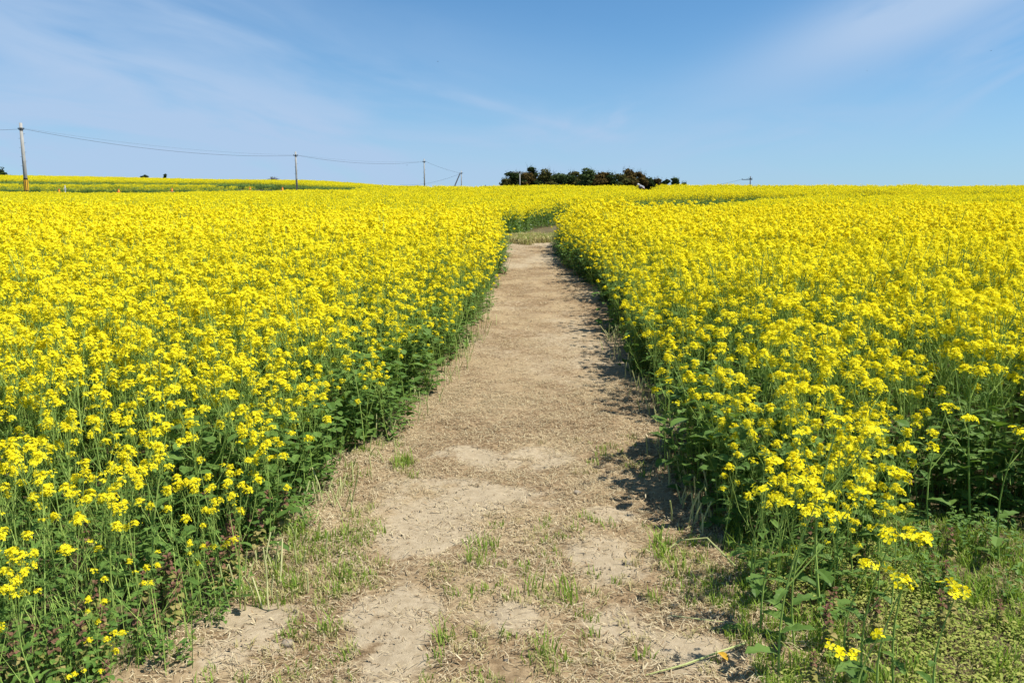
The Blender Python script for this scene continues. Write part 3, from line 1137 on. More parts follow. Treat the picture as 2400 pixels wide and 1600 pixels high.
gl.append(lay2(xg[l1], yg[l1], rng.uniform(.6, 1.3, l1.sum()), G1))
lng = (rng.random(len(xg)) < .11) & ((lawn > .2) | (gd > .55))
gl.append(lay2(xg[lng], yg[lng], rng.uniform(.5, 1.0, lng.sum()), G3))
# verge where the path bends, far up the slope
xv, yv = jitter(-.9, 2.0, 24.0, 27.8, .13)
vk = np.hypot((xv - .55) / 1.3, (yv - 26.2) / 1.8) < 1.1
vk &= yv > 24.7 + .55 * xv + .6 * np.sin(xv * 3.0 + .4) * np.sin(xv * 8 + 1) + rng.uniform(-.35, .35, len(xv))
gl.append(lay2(xv[vk], yv[vk], rng.uniform(.8, 2.0, vk.sum()), G3))
gl.append(lay2(xv[vk] + .05, yv[vk], rng.uniform(2.5, 6.0, vk.sum()), G2))
gl.append(lay2(xv[vk] - .06, yv[vk] + .05, rng.uniform(2.5, 6.5, vk.sum()), G2))
scatter("grass", gl, "short green and dry grass growing on the footpath and its verges", "grass")
print("grass", [len(l[0]) for l in gl])

l2 = l_ok & ~dryk & ~l1
cl = [lay2(xg[l2], yg[l2], rng.uniform(.7, 1.3, l2.sum()), CV)]
scatter("chickweed", cl, "yellow green chickweed mat covering the right front verge", "ground cover")

# leafy weeds under and between the rapeseed near its edges
W1 = [weed_clump(130 + k, 34, .20, .10, .044, .011).mesh("weed_clump", [M_WEED]) for k in range(6)]
xw, yw = jitter(-9, 9, 1.8, 16, .13)
dw = clear_dist(xw, yw)
wk = (dw > -.03) & in_view(xw, yw, 1.1, .6) & ((dw < 1.1) | (yw < 7.5)) & (rng.random(len(xw)) < np.where(dw < .12, .40, np.where((yw < 4.2) & (xw < 0), .90, .62)))
wh = np.where(xw < 0, 1.0, .75) * rng.uniform(.5, 1.2, len(xw)) * (0.6 + 0.4 * sst(0, .35, dw))
wl = [lay2(xw[wk], yw[wk], wh[wk], W1)]
SG = [blade_tuft(180 + k, 11, .34, .09, 0, .45, .0016).mesh("stem_tuft", [M_STEM]) for k in range(6)]
sk = wk & (dw > .05) & (rng.random(len(xw)) < np.where(xw < 0, .75, .35))
wl.append(lay2(xw[sk], yw[sk], rng.uniform(.6, 1.25, sk.sum()), SG))
xw, yw = jitter(.85, 2.6, 2.5, 3.9, .10)
wk = (rng.random(len(xw)) < .26 * sst(.0, .2, xw - np.interp(yw, PY, PR)) * sst(2.4, 3.4, yw))
wl.append(lay2(xw[wk], yw[wk], rng.uniform(.4, .9, wk.sum()), W1))
xw, yw = jitter(-1, 3, 16, 28, .17)
dw = clear_dist(xw, yw)
wk = (dw > -.05) & (dw < .6)
wl.append(lay2(xw[wk], yw[wk], rng.uniform(1.2, 2.6, wk.sum()), W1))
W2 = [weed_clump(140 + k, 36, .48, .13, .085, .026).mesh("leafy_clump", [M_LEAF]) for k in range(5)]
xw, yw = jitter(-3, 4.5, 3.6, 25, .15)
dw = clear_dist(xw, yw)
wk = (dw > .05) & (dw < .60) & (rng.random(len(xw)) < np.where(xw > .5, .75, .45)) & in_view(xw, yw)
wl.append(lay2(xw[wk], yw[wk], rng.uniform(.7, 1.3, wk.sum()), W2))
xw, yw = jitter(-75, -28, 93.5, 96.5, .7)
wl.append(lay2(xw, yw, rng.uniform(3, 5, len(xw)), W1))
scatter("undergrowth", wl, "leafy green weeds crowding the foot of the rapeseed", "undergrowth")
print("weeds", [len(l[0]) for l in wl])


# ------------------------------------------------------------------ cut stubs along the path (things)
def stub_mesh(seed):
    rd = random.Random(seed)
    mb = MB()
    L = rd.uniform(.07, .20)
    o = Vector((rd.uniform(-.35, .35), rd.uniform(-.35, .35), 0))
    mb.tube([(0, 0, -.02), o * L * .4 + Vector((0, 0, L * .5)), o * L + Vector((0, 0, L))], [.0044, .0040, .0036], 0, 6)
    if rd.random() < .5:   # torn strip at the cut
        p = o * L + Vector((0, 0, L))
        mb.face([p, p + Vector((.004, 0, 0)), p + Vector((.02, .01, -.03))], 0)
    return mb.mesh("cut_stub", [M_STUB])


STUB = [stub_mesh(s) for s in range(10)]
stub_first = {}


def add_stub(x, y, sc, label, group):
    k = int(rng.integers(0, 10))
    if k not in stub_first:
        o = bpy.data.objects.new("cut_stub", STUB[k])
        stub_first[k] = o
    else:
        o = stub_first[k].copy()
    COL.objects.link(o)
    o.location = (x, y, float(surf(x, y)))
    o.rotation_euler = (rng.uniform(-.2, .2), rng.uniform(-.2, .2), rng.random() * 6.28)
    o.scale = (sc, sc, sc * rng.uniform(.7, 1.25))
    set_tag(o, label, "stub", group)


for i in range(150):
    y = 3.0 + 7.5 * rng.random() ** 1.4
    x = float(np.interp(y, PY, PL)) + rng.normal(.0, .075)
    add_stub(x, y, .9, "pale green cut rapeseed stub along the left rim of the footpath", "cut stubs along the left path rim")
for i in range(125):
    y = 3.7 + 6.0 * rng.random() ** 1.4
    x = float(np.interp(y, PY, PR)) + rng.normal(-.02, .065)
    add_stub(x, y, .95, "pale green cut rapeseed stub along the right rim of the footpath", "cut stubs along the right path rim")


# ------------------------------------------------------------------ purple dead nettles
def nettle_parts(seed):
    rd = random.Random(seed)
    st, fo, top = MB(), MB(), MB()
    st.tube([(0, 0, -.02), (.004, 0, .08), (0, .004, .16)], [.0022, .0018, .0014], 0, 4)
    for i in range(5):
        z = .055 + i * .022
        s = 1.0 - i * .13
        for k in range(4):
            w = k * math.pi / 2 + i * .8 + rd.uniform(-.2, .2)
            leaf(fo if i < 3 else top, rd, (0, 0, z), Vector((math.cos(w), math.sin(w), .25)), .034 * s, .013 * s, 0, False, 1.6)
    for i in range(8):
        w = i * 2.4
        leaf(top, rd, (.003 * math.cos(w), .003 * math.sin(w), .150 + .002 * i), Vector((math.cos(w), math.sin(w), .9)), .014, .005, 0, False, .5)
    return [("stem", st.mesh("stem", [M_STEM])), ("foliage", fo.mesh("foliage", [M_NETTLE])), ("flower_spike", top.mesh("flower_spike", [M_NETTLE_TOP]))]


NET = [nettle_parts(s) for s in range(4)]
net_first = {}


def add_nettle(x, y, sc, label, group):
    k = int(rng.integers(0, 4))
    if k not in net_first:
        root = empty("dead_nettle", (0, 0, 0))
        kids = []
        for nm, me in NET[k]:
            c = bpy.data.objects.new(nm, me)
            COL.objects.link(c)
            c.parent = root
            kids.append(c)
        net_first[k] = (root, kids)
    else:
        src, kids = net_first[k]
        root = src.copy()
        COL.objects.link(root)
        for ch in kids:
            c = ch.copy()
            COL.objects.link(c)
            c.parent = root
    root.location = (x, y, float(surf(x, y)))
    root.rotation_euler = (rng.uniform(-.15, .15), rng.uniform(-.15, .15), rng.random() * 6.28)
    root.scale = (sc, sc, sc)
    set_tag(root, label, "dead nettle", group)


cnt = 0
while cnt < 38:
    y = 2.35 + 1.5 * rng.random()
    x = float(np.interp(y, PY, PL)) - .08 - abs(rng.normal(0, .30))
    if abs(x) < .66 * y + .1:
        add_nettle(x, y, rng.uniform(.9, 1.45), "purple topped dead nettle in the green foot of the left bank", "dead nettles in the left front corner")
        cnt += 1
for i in range(14):
    y = 2.45 + 1.3 * rng.random()
    x = float(np.interp(y, PY, PR)) + .15 + .9 * rng.random()
    add_nettle(x, y, rng.uniform(.7, 1.2), "small faded dead nettle in the right front grass", "dead nettles in the right grass")


# ------------------------------------------------------------------ stones and loose stalks on the ground
def stone(x, y, r, label):
    rd = random.Random(int(x * 1000))
    import bmesh
    bm = bmesh.new()
    bmesh.ops.create_icosphere(bm, subdivisions=2, radius=1)
    for v in bm.verts:
        v.co = Vector((v.co.x * r, v.co.y * r * .8, v.co.z * r * .55)) * rd.uniform(.88, 1.1)
    me = bpy.data.meshes.new("stone")
    bm.to_mesh(me)
    bm.free()
    me.polygons.foreach_set('use_smooth', [True] * len(me.polygons))
    me.materials.append(M_STONE)
    o = bpy.data.objects.new("stone", me)
    COL.objects.link(o)
    o.location = (x, y, float(surf(x, y)) + r * .12)
    set_tag(o, label, "stone")


M_STONE = mat_simple("pale_stone", (0.27, 0.225, 0.165), .9, .2, .15, 30)
stone(-.86, 2.98, .014, "pinkish grey stone in the grass at the left path edge")
stone(-.83, 2.75, .026, "broad pale stone half sunk by the bare clay on the lower left")
stone(.52, 3.38, .024, "flat pale stone on the right half of the footpath")
stone(-.02, 2.62, .010, "small grey stone in the straw near the bottom picture edge")
stone(.36, 4.22, .024, "grey stone lying in the brown straw right of the path's middle")


def lying_stalk(pts, rad, label, mat, leafc=None):
    root = empty("fallen_stalk", (pts[0][0], pts[0][1], float(surf(pts[0][0], pts[0][1]))))
    mb = MB()
    Pw = [Vector((x, y, float(surf(x, y)) + h)) - root.location for x, y, h in pts]
    mb.tube(Pw, [rad] * (len(Pw) - 1) + [rad * .5], 0, 6)
    mb.build("stalk", mat, root)
    if leafc:
        lf = MB()
        leaf(lf, random.Random(3), Pw[1], Vector((.2, -.6, .15)), .06, .014, 0, False, .6)
        lf.build("leaf", leafc, root)
    set_tag(root, label, "fallen stalk")


M_YLEAF = mat_leafy("yellowed_leaf", (0.55, 0.30, 0.03), (0.62, 0.38, 0.05), .3)
lying_stalk([(.86, 2.72, .02), (.74, 2.66, .02), (.60, 2.58, .012), (.46, 2.54, .008)], .004, "yellow green stalk with a yellowed leaf lying across the right path edge", M_STUB, M_YLEAF)
lying_stalk([(.98, 3.30, .03), (.90, 3.50, .07), (.78, 3.52, .05), (.70, 3.48, .01)], .004, "bent green stalk fallen from the right bank onto the path", M_STUB)
lying_stalk([(.62, 2.95, .01), (.74, 2.90, .015), (.90, 2.87, .02)], .0035, "straight green stalk lying flat at the right path edge", M_STUB)


# ------------------------------------------------------------------ utility poles and wires
M_CONC = mat_simple("concrete_pole", (0.33, 0.325, 0.30), .85, .2, .12, 2.0)
M_STEEL = mat_simple("dark_steel", (0.05, 0.055, 0.06), .5, .4)
M_BLACK = mat_simple("black_band", (0.02, 0.02, 0.02), .6, .3)
M_YEL = mat_simple("yellow_band", (0.75, 0.42, 0.03), .6, .3)
M_WHITE = mat_simple("white_plate", (0.78, 0.78, 0.76), .5, .3)
M_WIRE = mat_simple("wire_black", (0.05, 0.05, 0.055), .6, .3)
M_ORANGE = mat_simple("marker_orange", (0.75, 0.13, 0.03), .5, .3)


def pole(base, top, r0, r1, label, attach_z, band=False, plate=None, arm=None, mat=M_CONC, steps=True):
    root = empty("utility_pole", (base.x, base.y, base.z))
    h = top - base.z
    lean = Vector((0, 0, h))
    mb = MB()
    mb.tube([(0, 0, -.3), lean * .5, lean], [r0, (r0 + r1) / 2, r1], 0, 14)
    mb.build("shaft", mat, root, True)
    az_ = attach_z - base.z
    br = MB()
    rr = r1 + (r0 - r1) * (1 - az_ / h)
    br.tube([(0, 0, az_ - .14), (0, 0, az_ + .14)], [rr + .02, rr + .02], 0, 14)
    br.box((0, 0, az_), (.62, .07, .07), 0)
    for sx in (-.28, .28):
        br.tube([(sx, 0, az_ + .03), (sx, 0, az_ + .16)], [.045, .03], 0, 8)
    br.build("bracket", M_STEEL, root)
    if steps:
        sb = MB()
        for i, z in enumerate(np.arange(h * .45, h * .95, .45)):
            s = 1 if i % 2 else -1
            sb.tube([(s * r1 * .8, 0, z), (s * (r0 + .14), 0, z)], [.012, .012], 0, 5)
        sb.build("step_bolts", M_STEEL, root)
    if band:
        bb = MB()
        z0, z1 = band
        bb.tube([(0, 0, z0), (0, 0, z1)], [r0 + .006, r0 + .004], 0, 16)
        bo = bb.build("warning_band", M_BLACK, root)
        yb_ = MB()
        for k in range(8):
            w = k * math.pi / 4
            p = Vector((math.cos(w), math.sin(w), 0)) * (r0 + .012)
            yb_.box(p + Vector((0, 0, (z0 + z1) / 2)), (.02, .10, (z1 - z0) * .76), 0, Matrix.Rotation(w, 3, 'Z'))
        yb_.build("yellow_stripes", M_YEL, bo)
    if plate:
        pb = MB()
        pb.box((r0 * .5, -r0 - .005, plate), (.10, .02, .55), 0)
        pb.build("number_plate", M_WHITE, root)
    if arm:
        ab = MB()
        ab.box(((arm[0] + arm[1]) / 2, 0, az_ + arm[2]), (arm[1] - arm[0], .10, .10), 0)
        for x in np.linspace(arm[0] + .08, arm[1] - .08, 3):
            ab.tube([(x, 0, az_ + arm[2] + .05), (x, 0, az_ + arm[2] + .20)], [.05, .035], 0, 8)
        ab.build("crossarm", M_STEEL if mat is not M_CONC or arm[3] else M_CONC, root)
    set_tag(root, label, "utility pole", "utility poles along the ridge")
    return root


def gp(px, Yd):
    p = at_depth(px, 190, Yd)
    p.z = tz(p.x, p.y)
    return p


p1b, p2b, p3b, p4b = gp(26.5, 82), gp(297, 112), gp(424.6, 140), gp(461.5, 165)
zt = lambda px, py, Yd: at_depth(px, py, Yd).z
P1T, P2T, P3T, P4T = zt(20.7, 122.7, 82), zt(297, 151.5, 112), zt(425.5, 158.6, 140), zt(462, 170.3, 165)
A1, A2, A3, A4 = zt(21, 129, 82), zt(297, 155.4, 112), zt(425.5, 161.6, 140), zt(462, 173, 165)
b1 = zt(26, 191.5, 82) - p1b.z
pole(p1b, P1T, .20, .14, "tallest grey concrete utility pole with a striped base band, far left", A1, band=(b1, b1 + 1.35), plate=b1 + 3.3)
pole(p2b, P2T, .135, .105, "grey utility pole standing before the raised rapeseed field's dark front", A2, plate=2.0)
pole(p3b, P3T, .12, .09, "grey utility pole at the right end of the raised field", A3, plate=None)
pole(p4b, P4T, .10, .08, "slim far utility pole propped by a dark slanting strut", A4)
# strut
so = bpy.data.objects["utility_pole.003"]
sm = MB()
s0 = at_depth(452.0, 192, 163) - Vector(so.location)
sm.tube([s0, Vector((-.25, 0, A4 - p4b.z))], [.13, .11], 0, 10)
sm.build("strut", M_STEEL, so)
p5 = gp(519.8, 105)
pole(p5, zt(520.6, 171.3, 105), .085, .07, "pale utility pole with a short crossarm in front of the tree grove", zt(520.6, 172.2, 105), arm=(-.9, .9, .0, 0), steps=False)
p6 = gp(749.9, 140)
a6 = zt(750, 178.4, 140)
pole(p6, zt(750, 176, 140), .10, .08, "dark utility pole with an arm reaching left, alone on the right skyline", a6, arm=(-1.5, .35, -.15, 1), mat=M_STEEL, steps=False)
p7 = gp(485.6, 190)
a7 = zt(485.6, 186, 190)
pole(p7, zt(485.6, 184.6, 190), .10, .08, "farthest utility pole, only its top showing over the crest", a7, arm=(-1.1, .9, .0, 1), mat=M_STEEL, steps=False)


def wire(a, b, sag, r, label):
    mb = MB()
    n = 24
    mb.tube([a.lerp(b, i / n) - Vector((0, 0, 4 * sag * (i / n) * (1 - i / n))) for i in range(n + 1)], [r] * (n + 1), 0, 5)
    o = mb.build("overhead_wire", M_WIRE)
    set_tag(o, label, "wire", "wires between the poles")


V1, V2, V3, V4 = Vector((p1b.x, p1b.y, A1)), Vector((p2b.x, p2b.y, A2)), Vector((p3b.x, p3b.y, A3)), Vector((p4b.x, p4b.y, A4))
e1, e2 = Vector((.38, 0, 0)), Vector((.1, .3, .12))
V0 = at_depth(-160, 126, 55)
wire(V0, V1 - e1, .2, .014, "wire running out of the picture from the tallest pole")
wire(V1 + e1, V2 - e1, .85, .015, "heavier lower wire between the two leftmost poles")
wire(V1 + e2, V2 + e2, .55, .006, "thin upper wire between the two leftmost poles")
wire(V2 + e1, V3 - e1, .65, .015, "lower wire from the second pole to the pole at the field end")
wire(V2 + e2, V3 + e2, .45, .006, "upper thin wire from the second pole to the pole at the field end")
wire(V3 + e1, V4, .2, .016, "wire falling from the field end pole to the strutted pole")
wire(V4, at_depth(400, 184.5, 200), .8, .016, "wire dropping leftward from the strutted pole behind the field")
wire(Vector((p6.x - 1.4, p6.y, a6 - .1)), at_depth(676, 187, 175), .5, .014, "faint wire going left from the right skyline pole")


# ------------------------------------------------------------------ field markers by the far lane
def cone(px, py, Yd, h, label):
    p = gp(px, Yd)
    p.z = max(p.z, at_depth(px, py, Yd).z - h)
    root = empty("marker_cone", p)
    b = MB()
    b.box((0, 0, .03), (.42, .42, .06), 0)
    b.build("base", M_WHITE, root)
    c = MB()
    c.tube([(0, 0, .06), (0, 0, h)], [.17, .05], 0, 12)
    co = c.build("cone_body", M_ORANGE, root)
    s = MB()
    s.tube([(0, 0, h * .5), (0, 0, h * .68)], [.125, .095], 0, 12)
    s.build("reflective_band", M_YEL, co)
    set_tag(root, label, "marker cone", "orange marker cones by the far lane")


cone(59, 188.6, 93, .62, "orange marker cone nearest the striped pole, in the green bank")
cone(118.6, 188.8, 93.5, .45, "small orange marker cone second from the striped pole")
cone(172, 187.9, 94, .45, "small orange marker cone below the round far trees")
cone(250, 186.7, 95, .55, "orange marker cone before the dark front, left of the second pole")
cone(282.5, 186.8, 96, .45, "small orange marker cone just left of the second pole")
wp = gp(65.2, 93)
wp.z = max(wp.z, at_depth(65.2, 192, 93).z)
root = empty("marker_post", wp)
m = MB()
m.tube([(0, 0, -.2), (0, 0, .78)], [.05, .05], 0, 8)
m.build("post", M_WHITE, root)
m = MB()
m.box((.03, -.06, .38), (.30, .02, .14), 0)
m.build("sign_plate", M_WHITE, root)
set_tag(root, "white marker post with a small plate beside the orange cone", "marker post")
wp = gp(381, 110)
wp.z = max(wp.z, at_depth(381, 188, 110).z)
m = MB()
m.tube([(0, 0, -.2), (.28, 0, .55)], [.05, .04], 0, 8)
m.tube([(.28, 0, .55), (.33, 0, .62)], [.06, .03], 0, 8)
o = m.build("leaning_stake", M_WHITE)
o.location = wp
set_tag(o, "white stake leaning right before the raised field's front", "stake")

# ------------------------------------------------------------------ trees
M_BARK = mat_simple("bark", (0.10, 0.075, 0.05), .9, .1, .2, 6)
LEAFM = {
    'dark': mat_leafy("dark_foliage", (0.022, 0.038, 0.014), (0.045, 0.065, 0.020), .15),
    'olive': mat_leafy("olive_foliage", (0.060, 0.065, 0.018), (0.120, 0.110, 0.035), .2),
    'rust': mat_leafy("rusty_foliage", (0.070, 0.050, 0.016), (0.120, 0.085, 0.028), .2),
    'green': mat_leafy("mid_green_foliage", (0.045, 0.072, 0.022), (0.085, 0.115, 0.038), .2),
}


def tree(loc, h, w, kind, label, group=None, name="tree", n=1100, feather=.4, leafs=.20, low=.05, seed=0, lobes=9):
    rd = random.Random(seed)
    root = empty(name, loc)
    tk = MB()
    top = Vector((rd.uniform(-.1, .1) * w, 0, h * .85))
    tk.tube([(0, 0, -.3), top * .5 + Vector((.05 * w, 0, 0)), top], [.045 * h * .5, .028 * h * .5, .01 * h], 0, 7)
    L = []
    for k in range(lobes):
        a = rd.random() * 6.28
        rr = w * .5 * math.sqrt(rd.random()) * .75
        z = h * (low + (.93 - low) * (k + rd.random()) / lobes)
        rr *= 1.0 - .5 * max(0, (z / h - .6) / .4)
        c = Vector((rr * math.cos(a), rr * math.sin(a), z))
        L.append((c, w * rd.uniform(.20, .34), h * rd.uniform(.07, .13)))
        s = top * rd.uniform(.2, .8)
        tk.tube([s, s.lerp(c, .6) + Vector((0, 0, .1)), c], [.012 * h, .008 * h, .004 * h], 0, 5)
    cr = MB()
    for i in range(n):
        c, r, rz = L[rd.randrange(lobes)]
        d = Vector((rd.gauss(0, 1), rd.gauss(0, 1), rd.gauss(0, 1))).normalized() * rd.random() ** .45
        p = c + Vector((d.x * r, d.y * r, d.z * rz))
        if p.z < .05:
            continue
        nr = (d + Vector((rd.gauss(0, .5), rd.gauss(0, .5), rd.gauss(0, .5) + .3))).normalized()
        a, b = ortho(nr)
        s = leafs * rd.uniform(.5, 1.2)
        cr.face([p - a * s, p - b * s * .5, p + a * s, p + b * s * .6], 0)
    # feathery shoots standing out of the top
    for i in range(int(feather * 40)):
        c, r, rz = L[rd.randrange(lobes // 2, lobes)]
        p = c + Vector((rd.uniform(-r, r), rd.uniform(-r, r), rz * .6))
        q = p + Vector((rd.uniform(-.5, .5), rd.uniform(-.5, .5), rd.uniform(.5, 1.3))) * h * .13
        for j in range(7):
            u = p.lerp(q, j / 6)
            dr = Vector((rd.uniform(-1, 1), rd.uniform(-1, 1), rd.uniform(-.4, .5))).normalized()
            a, b = ortho(dr)
            s = leafs * .75 * (1 - .5 * j / 6)
            cr.face([u, u + dr * s * .6 - b * s * .25, u + dr * s * 1.3, u + dr * s * .6 + b * s * .25], 0)
    tk.build("trunk", M_BARK, root)
    cr.build("crown", LEAFM[kind], root)
    set_tag(root, label, "tree", group)
    return root


# grove: px of centre, px of top, width px, kind, label
GROVE = [
    (507.5, 178, 15, 'olive', .8, "low sprawling tree at the grove's left end"),
    (514, 171, 18, 'dark', .6, "dark tree just left of the pale pole"),
    (527, 173, 20, 'rust', .7, "rusty brown tree directly behind the pale pole"),
    (532, 168, 16, 'dark', .9, "dark tree with a thin raised tip right of the pale pole"),
    (544, 171, 20, 'olive', .7, "olive tree third from the pale pole's right side"),
    (556, 174, 20, 'green', .6, "rounded olive green tree in the left half of the grove"),
    (568, 175, 18, 'dark', .6, "dark gap-toothed tree left of the tallest crown"),
    (578, 171.5, 18, 'olive', .9, "yellowish feathery tree next to the tallest crown"),
    (578, 176, 20, 'dark', .3, "dark low tree filling the grove below the tallest crown"),
    (588, 168, 17, 'green', .3, "tallest round crowned tree in the middle of the grove"),
    (600, 172, 18, 'rust', .8, "brownish feathery tree right of the tallest crown"),
    (611, 173, 19, 'dark', .7, "dark green feathery tree in the right half of the grove"),
    (621, 174, 18, 'olive', .8, "olive feathery tree in the right half of the grove"),
    (631, 170.5, 17, 'rust', 1.0, "tall rusty tree with wispy tip near the bent person"),
    (641, 172, 14, 'rust', .9, "rusty tree directly above the bent person"),
    (649, 179, 11, 'dark', .5, "small dark tree just right above the bent person"),
    (656, 178, 12, 'rust', .8, "brown bush tree right of the bent person"),
    (665, 180, 11, 'dark', .4, "small dark green tree near the grove's right end"),
    (674, 177.5, 10, 'green', .9, "pale wispy young tree at the grove's right end"),
    (683, 182.5, 9, 'green', .5, "last low green tree at the grove's right end"),
]
for i, (cx, ty, wpx, kd, fe, lb) in enumerate(GROVE):
    Yd = 118 + (i * 37 % 9)
    p = gp(cx, Yd)
    h = at_depth(cx, ty, Yd).z - p.z
    tree(p, h * 1.04, wpx * (1.35 if cx < 640 else 1.05) * Yd / FPX, kd, lb, "trees of the grove on the crest", "grove_tree", n=3000, feather=fe, leafs=.19, seed=300 + i, lobes=14)
# dark backs of the grove so the sky does not show through low down
for i, cx in enumerate((517, 530, 543, 556, 569, 582, 595, 608, 621, 634, 646)):
    Yd = 130
    p = gp(cx, Yd)
    h = at_depth(cx, 173.5 + (i * 2 % 3), Yd).z - p.z
    tree(p, h, 22 * Yd / FPX, 'dark', "dark tree in the back row of the grove, mostly hidden", "dark trees in the back row of the grove", "grove_tree", n=1300, feather=.2, leafs=.30, seed=400 + i, lobes=14)

p = gp(145.3, 165)
tree(p, zt(145.3, 174.2, 165) - p.z, 1.5, 'dark', "wider of two small dark round trees over the raised field", "small round trees over the raised field", "round_tree", n=700, feather=0, leafs=.14, low=.55, seed=50, lobes=7)
p = gp(166, 165)
tree(p, zt(166, 173.8, 165) - p.z, 1.05, 'dark', "narrower of two small dark round trees over the raised field", "small round trees over the raised field", "round_tree", n=600, feather=0, leafs=.12, low=.6, seed=51, lobes=6)
p = gp(-9, 165)
tree(p, zt(-9, 160, 165) - p.z, 6.0, 'dark', "dark tree cut by the left picture edge", None, "tree", n=900, feather=.2, leafs=.24, low=.4, seed=52, lobes=9)
p = gp(2.0, 166)
tree(p, zt(2.0, 169.5, 166) - p.z, 2.2, 'dark', "low dark bush tree beside the left picture edge", None, "tree", n=500, feather=.2, leafs=.18, low=.5, seed=53, lobes=6)
# bare twiggy tree
p = gp(273.5, 160)
root = empty("bare_tree", p)
H = zt(273.5, 176.3, 160) - p.z
mb = MB()
mb.tube([(0, 0, -.3), (.05, 0, H * .35), (0, 0, H * .6)], [.14, .12, .08], 0, 7)
mb.build("trunk", M_BARK, root)
mb = MB()
rd = random.Random(5)
for i in range(46):
    a = rd.uniform(-1.25, 1.25)
    s = Vector((0, 0, H * rd.uniform(.45, .62)))
    L_ = rd.uniform(.5, 1.0) * 1.6
    q = s + Vector((math.sin(a) * L_, rd.uniform(-.6, .6), math.cos(a) * L_ * .8))
    q.z = min(q.z, H)
    mb.tube([s, s.lerp(q, .5) + Vector((0, 0, .08)), q], [.035, .024, .010], 0, 4)
    for j in range(3):
        u = s.lerp(q, rd.uniform(.4, .9))
        mb.tube([u, u + Vector((rd.uniform(-.35, .35), rd.uniform(-.3, .3), rd.uniform(.0, .3)))], [.014, .006], 0, 3)
mb.build("branches", M_BARK, root)
set_tag(root, "leafless twiggy tree peeping over the raised field", "tree")


# ------------------------------------------------------------------ bent person in the notch on the crest
def skin_obj(name, nodes, edges, mat, parent=None, sub=1):
    me = bpy.data.meshes.new(name)
    me.from_pydata([n[0] for n in nodes], edges, [])
    o = bpy.data.objects.new(name, me)
    COL.objects.link(o)
    md = o.modifiers.new("skin", 'SKIN')
    md.use_smooth_shade = True
    sv = me.skin_vertices[0].data
    for i, n in enumerate(nodes):
        r = n[1]
        sv[i].radius = (r, r) if not isinstance(r, tuple) else r
        sv[i].use_root = (i == 0)
    ss = o.modifiers.new("sub", 'SUBSURF')
    ss.levels = ss.render_levels = sub
    me.materials.append(mat)
    if parent:
        o.parent = parent
    return o


M_SKIN = mat_simple("skin", (0.50, 0.32, 0.22), .6, .3)
M_SHIRT = mat_simple("grey_shirt", (0.34, 0.35, 0.38), .9, .1, .08, 12)
M_BLACKC = mat_simple("black_cloth", (0.012, 0.012, 0.014), .9, .1)
M_HAT = mat_simple("pale_hat", (0.52, 0.48, 0.44), .9, .1)
M_TROU = mat_simple("dark_trousers", (0.03, 0.032, 0.04), .9, .1)

pp = at_depth(644.0, 190, 73.0)
pp.z = tz(pp.x, pp.y) + .02
# bending forward to the left (-X): hips, spine, neck, head, arms down, legs
B = [((0, 0, .86), .13), ((-.14, 0, 1.00), .135), ((-.30, 0, 1.10), .15), ((-.40, 0, 1.13), .085), ((-.46, 0, 1.16), .055),
     ((-.53, 0, 1.18), .085), ((-.60, 0, 1.20), .080),
     ((-.36, -.18, 1.08), .06), ((-.44, -.22, .82), .045), ((-.56, -.16, .60), .034),
     ((-.36, .18, 1.08), .06), ((-.44, .22, .82), .045), ((-.56, .16, .60), .034),
     ((.02, -.10, .80), .085), ((-.06, -.11, .44), .06), ((.02, -.11, .07), .045), ((-.12, -.12, .03), .035),
     ((.02, .10, .80), .085), ((-.06, .11, .44), .06), ((.02, .11, .07), .045), ((-.12, .12, .03), .035)]
Bo = [(0, 1), (1, 2), (2, 3), (3, 4), (4, 5), (5, 6), (2, 7), (7, 8), (8, 9), (2, 10), (10, 11), (11, 12), (0, 13), (13, 14), (14, 15), (15, 16), (0, 17), (17, 18), (18, 19), (19, 20)]
for sy in (-1, 1):            # hands: palm and five fingers
    wr = 9 if sy < 0 else 12
    base = Vector(B[wr][0])
    B.append((tuple(base + Vector((-.035, 0, -.06))), (.030, .018)))
    pi = len(B) - 1
    Bo.append((wr, pi))
    for k in range(4):
        f0 = base + Vector((-.05, (k - 1.5) * .018, -.10))
        f1 = f0 + Vector((.005, 0, -.04 - .006 * (k in (1, 2))))
        B.append((tuple(f0), .009))
        B.append((tuple(f1), .007))
        Bo += [(pi, len(B) - 2), (len(B) - 2, len(B) - 1)]
    B.append((tuple(base + Vector((-.07, -sy * .02, -.06))), .010))
    Bo.append((pi, len(B) - 1))
person = skin_obj("person", B, Bo, M_SKIN)
person.location = pp
person.rotation_euler = (0, 0, R(-12))
set_tag(person, "person bending over in a light grey top with a dark bag, on the crest", "person")
skin_obj("shirt", [((.03, 0, .86), .155), ((-.14, 0, 1.00), .165), ((-.30, 0, 1.11), .175), ((-.39, 0, 1.14), .10),
                   ((-.36, -.19, 1.08), .085), ((-.43, -.23, .86), .065), ((-.36, .19, 1.08), .085), ((-.43, .23, .86), .065)],
         [(0, 1), (1, 2), (2, 3), (2, 4), (4, 5), (2, 6), (6, 7)], M_SHIRT, person)
skin_obj("trousers", [((.02, 0, .86), .15), ((.03, -.10, .78), .10), ((-.05, -.11, .44), .078), ((.02, -.11, .10), .062),
                      ((.03, .10, .78), .10), ((-.05, .11, .44), .078), ((.02, .11, .10), .062)],
         [(0, 1), (1, 2), (2, 3), (0, 4), (4, 5), (5, 6)], M_TROU, person)
hm = MB()
hm.tube([(-.50, 0, 1.16), (-.51, 0, 1.24), (-.56, 0, 1.32), (-.57, 0, 1.345)], [.125, .118, .085, .02], 0, 14)
hm.tube([(-.495, 0, 1.205), (-.50, 0, 1.225)], [.19, .175], 0, 16)
hm.build("hat", M_HAT, person, True)
bag = MB()
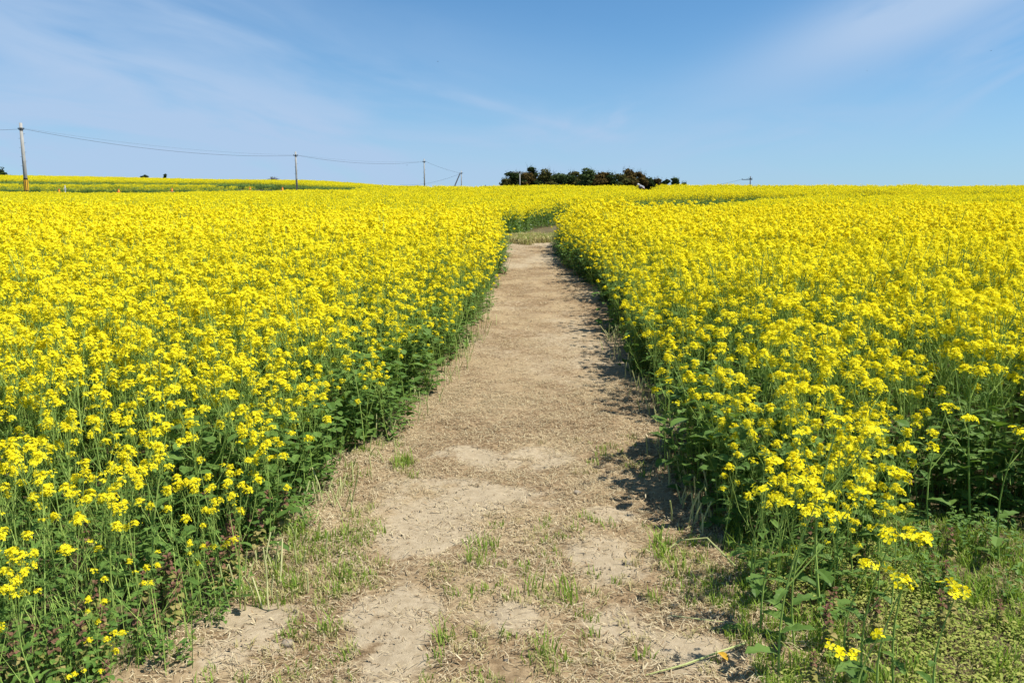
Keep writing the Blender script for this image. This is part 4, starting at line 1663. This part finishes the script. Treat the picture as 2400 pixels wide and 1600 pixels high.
bag.tube([(-.52, -.20, .66), (-.48, -.20, .76), (-.46, -.20, 1.0), (-.44, -.19, 1.08)], [.10, .17, .17, .10], 0, 12)
bag.build("bag", M_BLACKC, person, True)
fm = MB()
fm.tube([(-.655, 0, 1.17), (-.69, 0, 1.155)], [.018, .010], 0, 6)
fm.tube([(-.655, -.035, 1.20), (-.672, -.037, 1.20)], [.012, .008], 0, 6)
fm.tube([(-.655, .035, 1.20), (-.672, .037, 1.20)], [.012, .008], 0, 6)
fm.tube([(-.63, -.025, 1.135), (-.64, .025, 1.135)], [.010, .010], 0, 6)
for s in (-1, 1):
    fm.tube([(-.56, s * .080, 1.18), (-.555, s * .10, 1.19)], [.028, .018], 0, 8)
fm.build("face_features", M_SKIN, person)


# ------------------------------------------------------------------ birds
def bird(px, py, Yd, s, label):
    c = at_depth(px, py, Yd)
    root = empty("bird", c)
    b = MB()
    b.tube([(-.5 * s, 0, 0), (-.3 * s, 0, .02 * s), (.1 * s, 0, .03 * s), (.34 * s, 0, .03 * s), (.5 * s, 0, 0)], [.02 * s, .08 * s, .11 * s, .07 * s, .02 * s], 0, 8)
    b.face([(-.45 * s, 0, 0), (-.8 * s, -.12 * s, 0), (-.8 * s, .12 * s, 0)], 0)
    b.build("body", M_BLACK, root, True)
    for k in (-1, 1):
        w = MB()
        t = .012 * s
        pts = [(.18 * s, 0, .05 * s), (.12 * s, k * .5 * s, .22 * s), (-.12 * s, k * 1.0 * s, .18 * s), (-.2 * s, k * .5 * s, .2 * s), (-.15 * s, 0, .05 * s)]
        w.face(pts, 0)
        w.face([(x, y, z - t) for x, y, z in reversed(pts)], 0)
        w.build("wing", M_BLACK, root)
    root.rotation_euler = (0, 0, R(20))
    set_tag(root, label, "bird", "birds in the sky")


bird(437.8, 61.4, 60, .10, "tiny dark bird high above the field centre")
bird(867, 70.5, 60, .08, "tiny dark bird below the bright cloud streak")
bird(991, 50.5, 60, .10, "tiny dark bird near the right picture edge")
bird(407, 165, 130, .20, "tiny bird close under the wire left of the field end pole")
